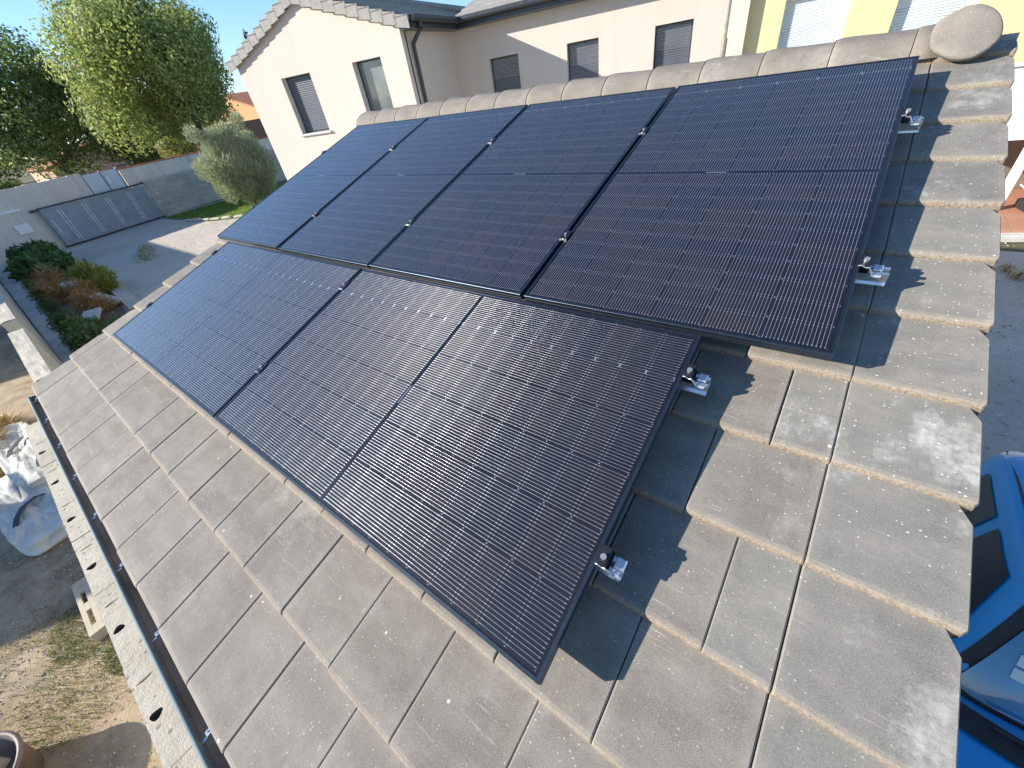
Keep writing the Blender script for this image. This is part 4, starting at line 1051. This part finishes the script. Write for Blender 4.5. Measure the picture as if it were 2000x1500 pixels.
tree('olive_tree', 'silvery green olive tree at the corner of the cream house', (-22.2, 7.2, -1.55), (1.65, 2.15, 1.75), ZG, 60, .40, .75, 60000, .21, .14, L_OLV, .11, None, .6, .5, -1, [(-22.4, 6.4, -2.6, .7), (-21.6, 8.0, -2.7, .7), (-22, 7.2, -2.8, .7), (-22, 5.9, .1, .4), (-22, 8.3, .35, .4)], shell=.2)
cy = thing('cypress', 'thin dark cypress tip showing beside the roof verge of the cream house', 'tree', Matrix.Translation((-42, 21.0, ZG)))
foliage('crown', [(-42, 21, 3.6 + .55 * i, .75 * (1 - i / 7), 1.3) for i in range(6)] + [(-42, 21, 1.6, .9), (-42, 21, 2.6, .85)], 2600, .28, .3, L_CYP, cy, .3, .4)
trunk_mesh(cy, (-42, 21, ZG), (-42, 21, 6.2), .12, [])
cn = thing('conifer', 'narrow dark conifer between the bright tree and the olive tree', 'tree', Matrix.Translation((-30.5, 9.4, ZG)))
foliage('crown', [(-30.5, 9.4, -2.6 + .5 * i, .75 * (1 - i / 9), 1.2) for i in range(8)], 5200, .16, .3, L_CYP, cn, .3, .3); trunk_mesh(cn, (-30.5, 9.4, ZG), (-30.5, 9.4, .6), .08, [])
def bush(name, label, lobes, n, size, asp, mat, upward=0, jitter=.4, shell=.4, group=None, cat='plant'):
    r = thing(name, label, cat, Matrix.Translation((lobes[0][0], lobes[0][1], ZG)), group)
    foliage('leaves', lobes, n, size, asp, mat, r, jitter, upward, shell)
    b = MB()
    for l in lobes[:5]: b.cyl((l[0], l[1], ZG), (l[0] + .05, l[1], l[2] + l[3] * .5), .018, .008, 6)
    b.build('stem', BARK, r); return r
bush('hedge', 'bright yellow green hedge just above the white gate', [(-46 + .9 * i * .1, 6.4 + .75 * i, -2.1 - .02 * i, .75) for i in range(6)], 4500, .20, .6, L_YG, cat='hedge')
bush('hedge', 'small yellow green shrub beyond the left wall top', [(-62, .6, -2.6, .9), (-62, 2.2, -2.6, .8)], 1600, .24, .6, L_YG, cat='hedge')
bush('hedge', 'low dark green hedge beyond the left wall', [(-70, -1.2 + .9 * i, -1.9, 1.0) for i in range(5)], 3000, .26, .6, L_DARK, cat='hedge')
bush('autumn_shrub', 'yellow tinged shrub at the foot of the bright tree above the streaked wall', [(-30.2, 7.2, -.6, .8), (-30.6, 8.0, -.9, .7), (-30.4, 7.5, -1.8, .9)], 4200, .17, .6, mat_leaf('golden_leaf', (.12, .13, .02), (.25, .24, .05), (.36, .30, .10), .35))
bush('leafy_plant', 'broad leaved green plant where the concrete strip meets the beige wall', [(-21.4, -1.9, -2.85, .50), (-20.3, -2.35, -2.95, .45), (-22.2, -2.5, -2.95, .5), (-19.4, -1.75, -3.05, .35), (-20.4, -2.9, -3.15, .4), (-18.7, -2.3, -3.15, .3)], 1300, .42, .40, mat_leaf('broad_leaf', (.03, .07, .02), (.075, .15, .035), (.16, .25, .07), .35), .25, .5, .3)
bush('dry_shrub', 'tangle of orange brown dead stems beside the concrete plank', [(-13.2, -2.2, -3.15, .40), (-12.3, -2.35, -3.25, .38), (-14.3, -2.6, -3.2, .45), (-11.5, -2.1, -3.3, .3), (-17.2, -2.5, -3.15, .45), (-15.9, -2.9, -3.25, .35)], 2600, .34, .05, mat_leaf('orange_dead_stem', (.24, .10, .035), (.48, .25, .09), (.60, .40, .18), .25), .35, .8, .1)
bush('yellow_shrub', 'yellow green spiky shrub on the edge of the gravel', [(-14.6, -1.75, -3.0, .45), (-14.0, -1.5, -3.1, .35), (-13.4, -1.65, -3.15, .35)], 1500, .26, .14, L_YG, .5, .6, .1)
bush('ivy', 'dark green ivy and weeds under the left end of the garage roof', [(-10.2, -2.95, -3.3, .30), (-9.4, -2.85, -3.25, .36), (-8.6, -2.95, -3.25, .40), (-9.3, -2.45, -3.35, .22), (-8.2, -2.6, -3.3, .3), (-11.3, -3.0, -3.3, .25)], 2800, .11, .55, L_DARK, 0, .8, .1)
bush('weed_strip', 'thin strip of green weeds growing along the concrete strip', [(-19.5 + .75 * i, -3.0 - .018 * i, -3.32, .14 + .1 * (i * 7 % 3) / 2) for i in range(15)], 2600, .12, .22, WEED, .4, .7, .1)
bush('gravel_weed', 'grey green weed growing in the open gravel before the gate', [(-18.7, .72, -3.42, .34, .45), (-18.0, .55, -3.42, .36, .4), (-17.3, .38, -3.42, .40, .4), (-19.3, .9, -3.44, .3, .35), (-16.6, .25, -3.44, .3, .3)], 330, .24, .15, L_OLV, .3, .9, .05)
bush('kerb_weed', 'dry weed clump on the asphalt in front of the terrace kerb', [(7.1, 6.35, -3.48, .14), (7.35, 6.2, -3.48, .16), (7.0, 6.6, -3.48, .12)], 500, .09, .12, STRAW, .3, .8, .1)
SOILD = mat_ground('planting_soil', [(.09, .065, .045), (.17, .125, .085), (.26, .20, .14)], 1.2, 6, 40, .2)
sheet('planting_bed', [(-23, -3.2), (-7.2, -3.4), (-7.2, -2.0), (-10.8, -1.9), (-14.4, -1.6), (-19.0, -1.4), (-23.0, -1.2)], ZG + .002, SOILD)
tag(blades('leaf_litter', [(U(-22, -7.6), U(-3.2, -1.5), ZG + .004) for _ in range(5000)], STRAW, .02, .07, .010, 3.5), kind='stuff')
# debris among the weeds
for (x, y, a, sx, sy, lb) in ((-12.2, -1.95, .3, .55, .16, 'long grey slab lying among the dead stems'), (-11.0, -2.55, -.4, .30, .20, 'small grey slab at the near edge of the weeds'), (-15.9, -2.2, .9, .35, .22, 'pale broken slab under the orange stems')):
    b = MB(); b.box((-sx, -sy, 0), (sx, sy, .09), Matrix.Translation((x, y, ZG + .12)) @ Matrix.Rotation(a, 4, 'Z') @ Matrix.Rotation(.15, 4, 'Y'), 0, .012); tag(b.build('broken_slab', CONCG), lb, 'slab', 'slabs among the weeds')
for (x, y, h, lb) in ((-17.6, -1.3, .55, 'short dark post standing in the broad leaved plant'),):
    b = MB(); b.cyl((x, y, ZG), (x, y, ZG + h), .05, .045, 8); tag(b.build('wooden_post', BARK), lb, 'post')
# pale edging stones round the lawn
for i in range(9):
    t = i / 8; x = -22.9 + 5.5 * t; y = 3.95 + 1.6 * t * t + .9 * t; b = MB()
    M_ = Matrix.Translation((x, y, ZG - .005)) @ Matrix.Rotation(.30 + .3 * t, 4, 'Z'); s_ = U(.22, .30)
    b.box((-s_, -.10, 0), (s_, .10, U(.09, .14)), M_, 0, .03); tag(b.build('edging_stone', CONC), 'pale edging stone in the row between the lawn and the gravel', 'stone', 'edging stones round the lawn')

# ================================================================= FAR HOUSES AND STREET
def gable_house(name, label, x0, x1, y0, y1, hw, hr, wallm, along='y', wins=()):
    r = thing(name, label, 'house', Matrix.Translation(((x0 + x1) / 2, (y0 + y1) / 2, ZG)))
    b = MB(); z0, z1, z2 = ZG, ZG + hw, ZG + hr; ym = (y0 + y1) / 2; xm = (x0 + x1) / 2
    b.box((x0, y0, z0), (x1, y1, z1))
    if along == 'y': b.add([(x0, y0 + .01, z1), (x1, y0 + .01, z1), (xm, y0 + .01, z2), (x0, y1 - .01, z1), (x1, y1 - .01, z1), (xm, y1 - .01, z2)], [(0, 1, 2), (5, 4, 3)])
    else: b.add([(x0 + .01, y0, z1), (x0 + .01, y1, z1), (x0 + .01, ym, z2), (x1 - .01, y0, z1), (x1 - .01, y1, z1), (x1 - .01, ym, z2)], [(2, 1, 0), (3, 4, 5)])
    b.build('wall', wallm, r); b = MB(); o = .4
    if along == 'y':
        for sx, xe in ((-1, x0 - o), (1, x1 + o)):
            dz = (z2 - z1) * o / (xm - x0); b.add([(xe, y0 - o, z1 - dz + .08), (xe, y1 + o, z1 - dz + .08), (xm, y1 + o, z2 + .08), (xm, y0 - o, z2 + .08), (xe, y0 - o, z1 - dz - .04), (xe, y1 + o, z1 - dz - .04), (xm, y1 + o, z2 - .04), (xm, y0 - o, z2 - .04)], [(0, 1, 2, 3), (7, 6, 5, 4), (0, 4, 5, 1), (1, 5, 6, 2), (3, 2, 6, 7), (0, 3, 7, 4)])
    else:
        for ye in (y0 - o, y1 + o):
            dz = (z2 - z1) * o / (ym - y0); b.add([(x0 - o, ye, z1 - dz + .08), (x1 + o, ye, z1 - dz + .08), (x1 + o, ym, z2 + .08), (x0 - o, ym, z2 + .08), (x0 - o, ye, z1 - dz - .04), (x1 + o, ye, z1 - dz - .04), (x1 + o, ym, z2 - .04), (x0 - o, ym, z2 - .04)], [(0, 1, 2, 3), (7, 6, 5, 4), (0, 4, 5, 1), (1, 5, 6, 2), (3, 2, 6, 7), (0, 3, 7, 4)])
    b.build('roof', ROOFR, r)
    for (yy, zz, w, h) in wins:
        b = MB(); b.box((x1 + .002, yy - w / 2, ZG + zz), (x1 + .05, yy + w / 2, ZG + zz + h)); wf = b.build('window', WHITEP, r)
        b = MB(); b.box((x1 + .051, yy - w / 2 + .08, ZG + zz + .08), (x1 + .06, yy + w / 2 - .08, ZG + zz + h - .08)); b.build('pane', DGLASS, wf)
    return r
gable_house('salmon_house', 'low salmon house half hidden under the dark trees', -76, -60, 5.0, 13.5, 2.9, 4.3, MRED, 'x', [(7, 1.0, 1, 1.1), (10.5, 1.0, 1, 1.1)])
gable_house('ochre_house', 'ochre orange house showing in the gap between the trees and the cream house', -52, -40, 18.5, 30, 4.6, 6.0, ORANGE, 'y', [(21, 2.2, 1.0, 1.2), (24, 2.2, 1.0, 1.2)])
gable_house('cottage', 'small clay roofed cottage with a pale wall behind the olive tree', -40, -34, 13.6, 17.8, 2.7, 3.7, MRED, 'y', [(15.4, .9, .9, 1.1)])
gable_house('brick_annexe', 'small brown annexe in shade right of the salmon house', -52, -47.5, 10.2, 14.5, 2.1, 2.9, ROOFR, 'y')
gable_house('pale_house', 'pale blue grey house at the far left picture edge', -98, -84, -12, -3.2, 3.6, 5.2, mat_stucco('pale_blue_render', (.50, .55, .58), .2), 'x', [(-6, 1, 1, 1.2)])
b = MB(); b.box((-90, -3, ZG), (-89.8, 8, ZG + 1.3)); tag(b.build('far_wall', MRED), 'distant salmon garden wall left of the dark trees', 'wall')
# a parked van far beyond the wall
van = thing('parked_van', 'small pale blue van parked beyond the left wall top', 'van', Matrix.Translation((-60, -1.6, ZG)))
b = MB(); b.box((-62, -3.6, ZG + .35), (-60.2, .0, ZG + 1.2), None, 0, .15); b.box((-61.9, -3.4, ZG + 1.19), (-60.3, -.9, ZG + 2.0), None, 0, .22); b.build('body', GATEW, van)
b = MB(); b.box((-60.31, -3.1, ZG + 1.3), (-60.27, -1.2, ZG + 1.8)); b.build('side_window', CARGLASS, van)
for y in (-3.0, -.7):
    b = MB(); b.cyl((-60.5, y, ZG + .35), (-60.15, y, ZG + .35), .34, None, 18); b.build('wheel', RUBBER, van)
# white picket fence at the left edge
pf = thing('picket_fence', 'white picket fence far away at the left picture edge', 'fence', Matrix.Translation((-46, -3.5, ZG)))
for i in range(14):
    b = MB(); y = -6.2 + .36 * i; b.box((-46, y, ZG), (-45.95, y + .14, ZG + 1.55)); b.build('picket', WHITEP, pf)
b = MB(); b.box((-46.05, -6.3, ZG + .4), (-46.001, -1.2, ZG + .5)); b.box((-46.05, -6.3, ZG + 1.2), (-46.001, -1.2, ZG + 1.3)); b.build('rail', WHITEP, pf)
# unseen buildings added outside the frame to shade the yard and the bags
gable_house('shade_caster_house', 'unseen building added south of the boundary wall to shade the gravel yard', -31, -18.5, -13, -7.4, 5.2, 6.6, WALLW, 'x')
gable_house('shade_caster_shed', 'unseen shed added to shade the bulk bags', -7.9, -6.7, -10.4, -9.3, 3.0, 3.4, WALLW, 'x')
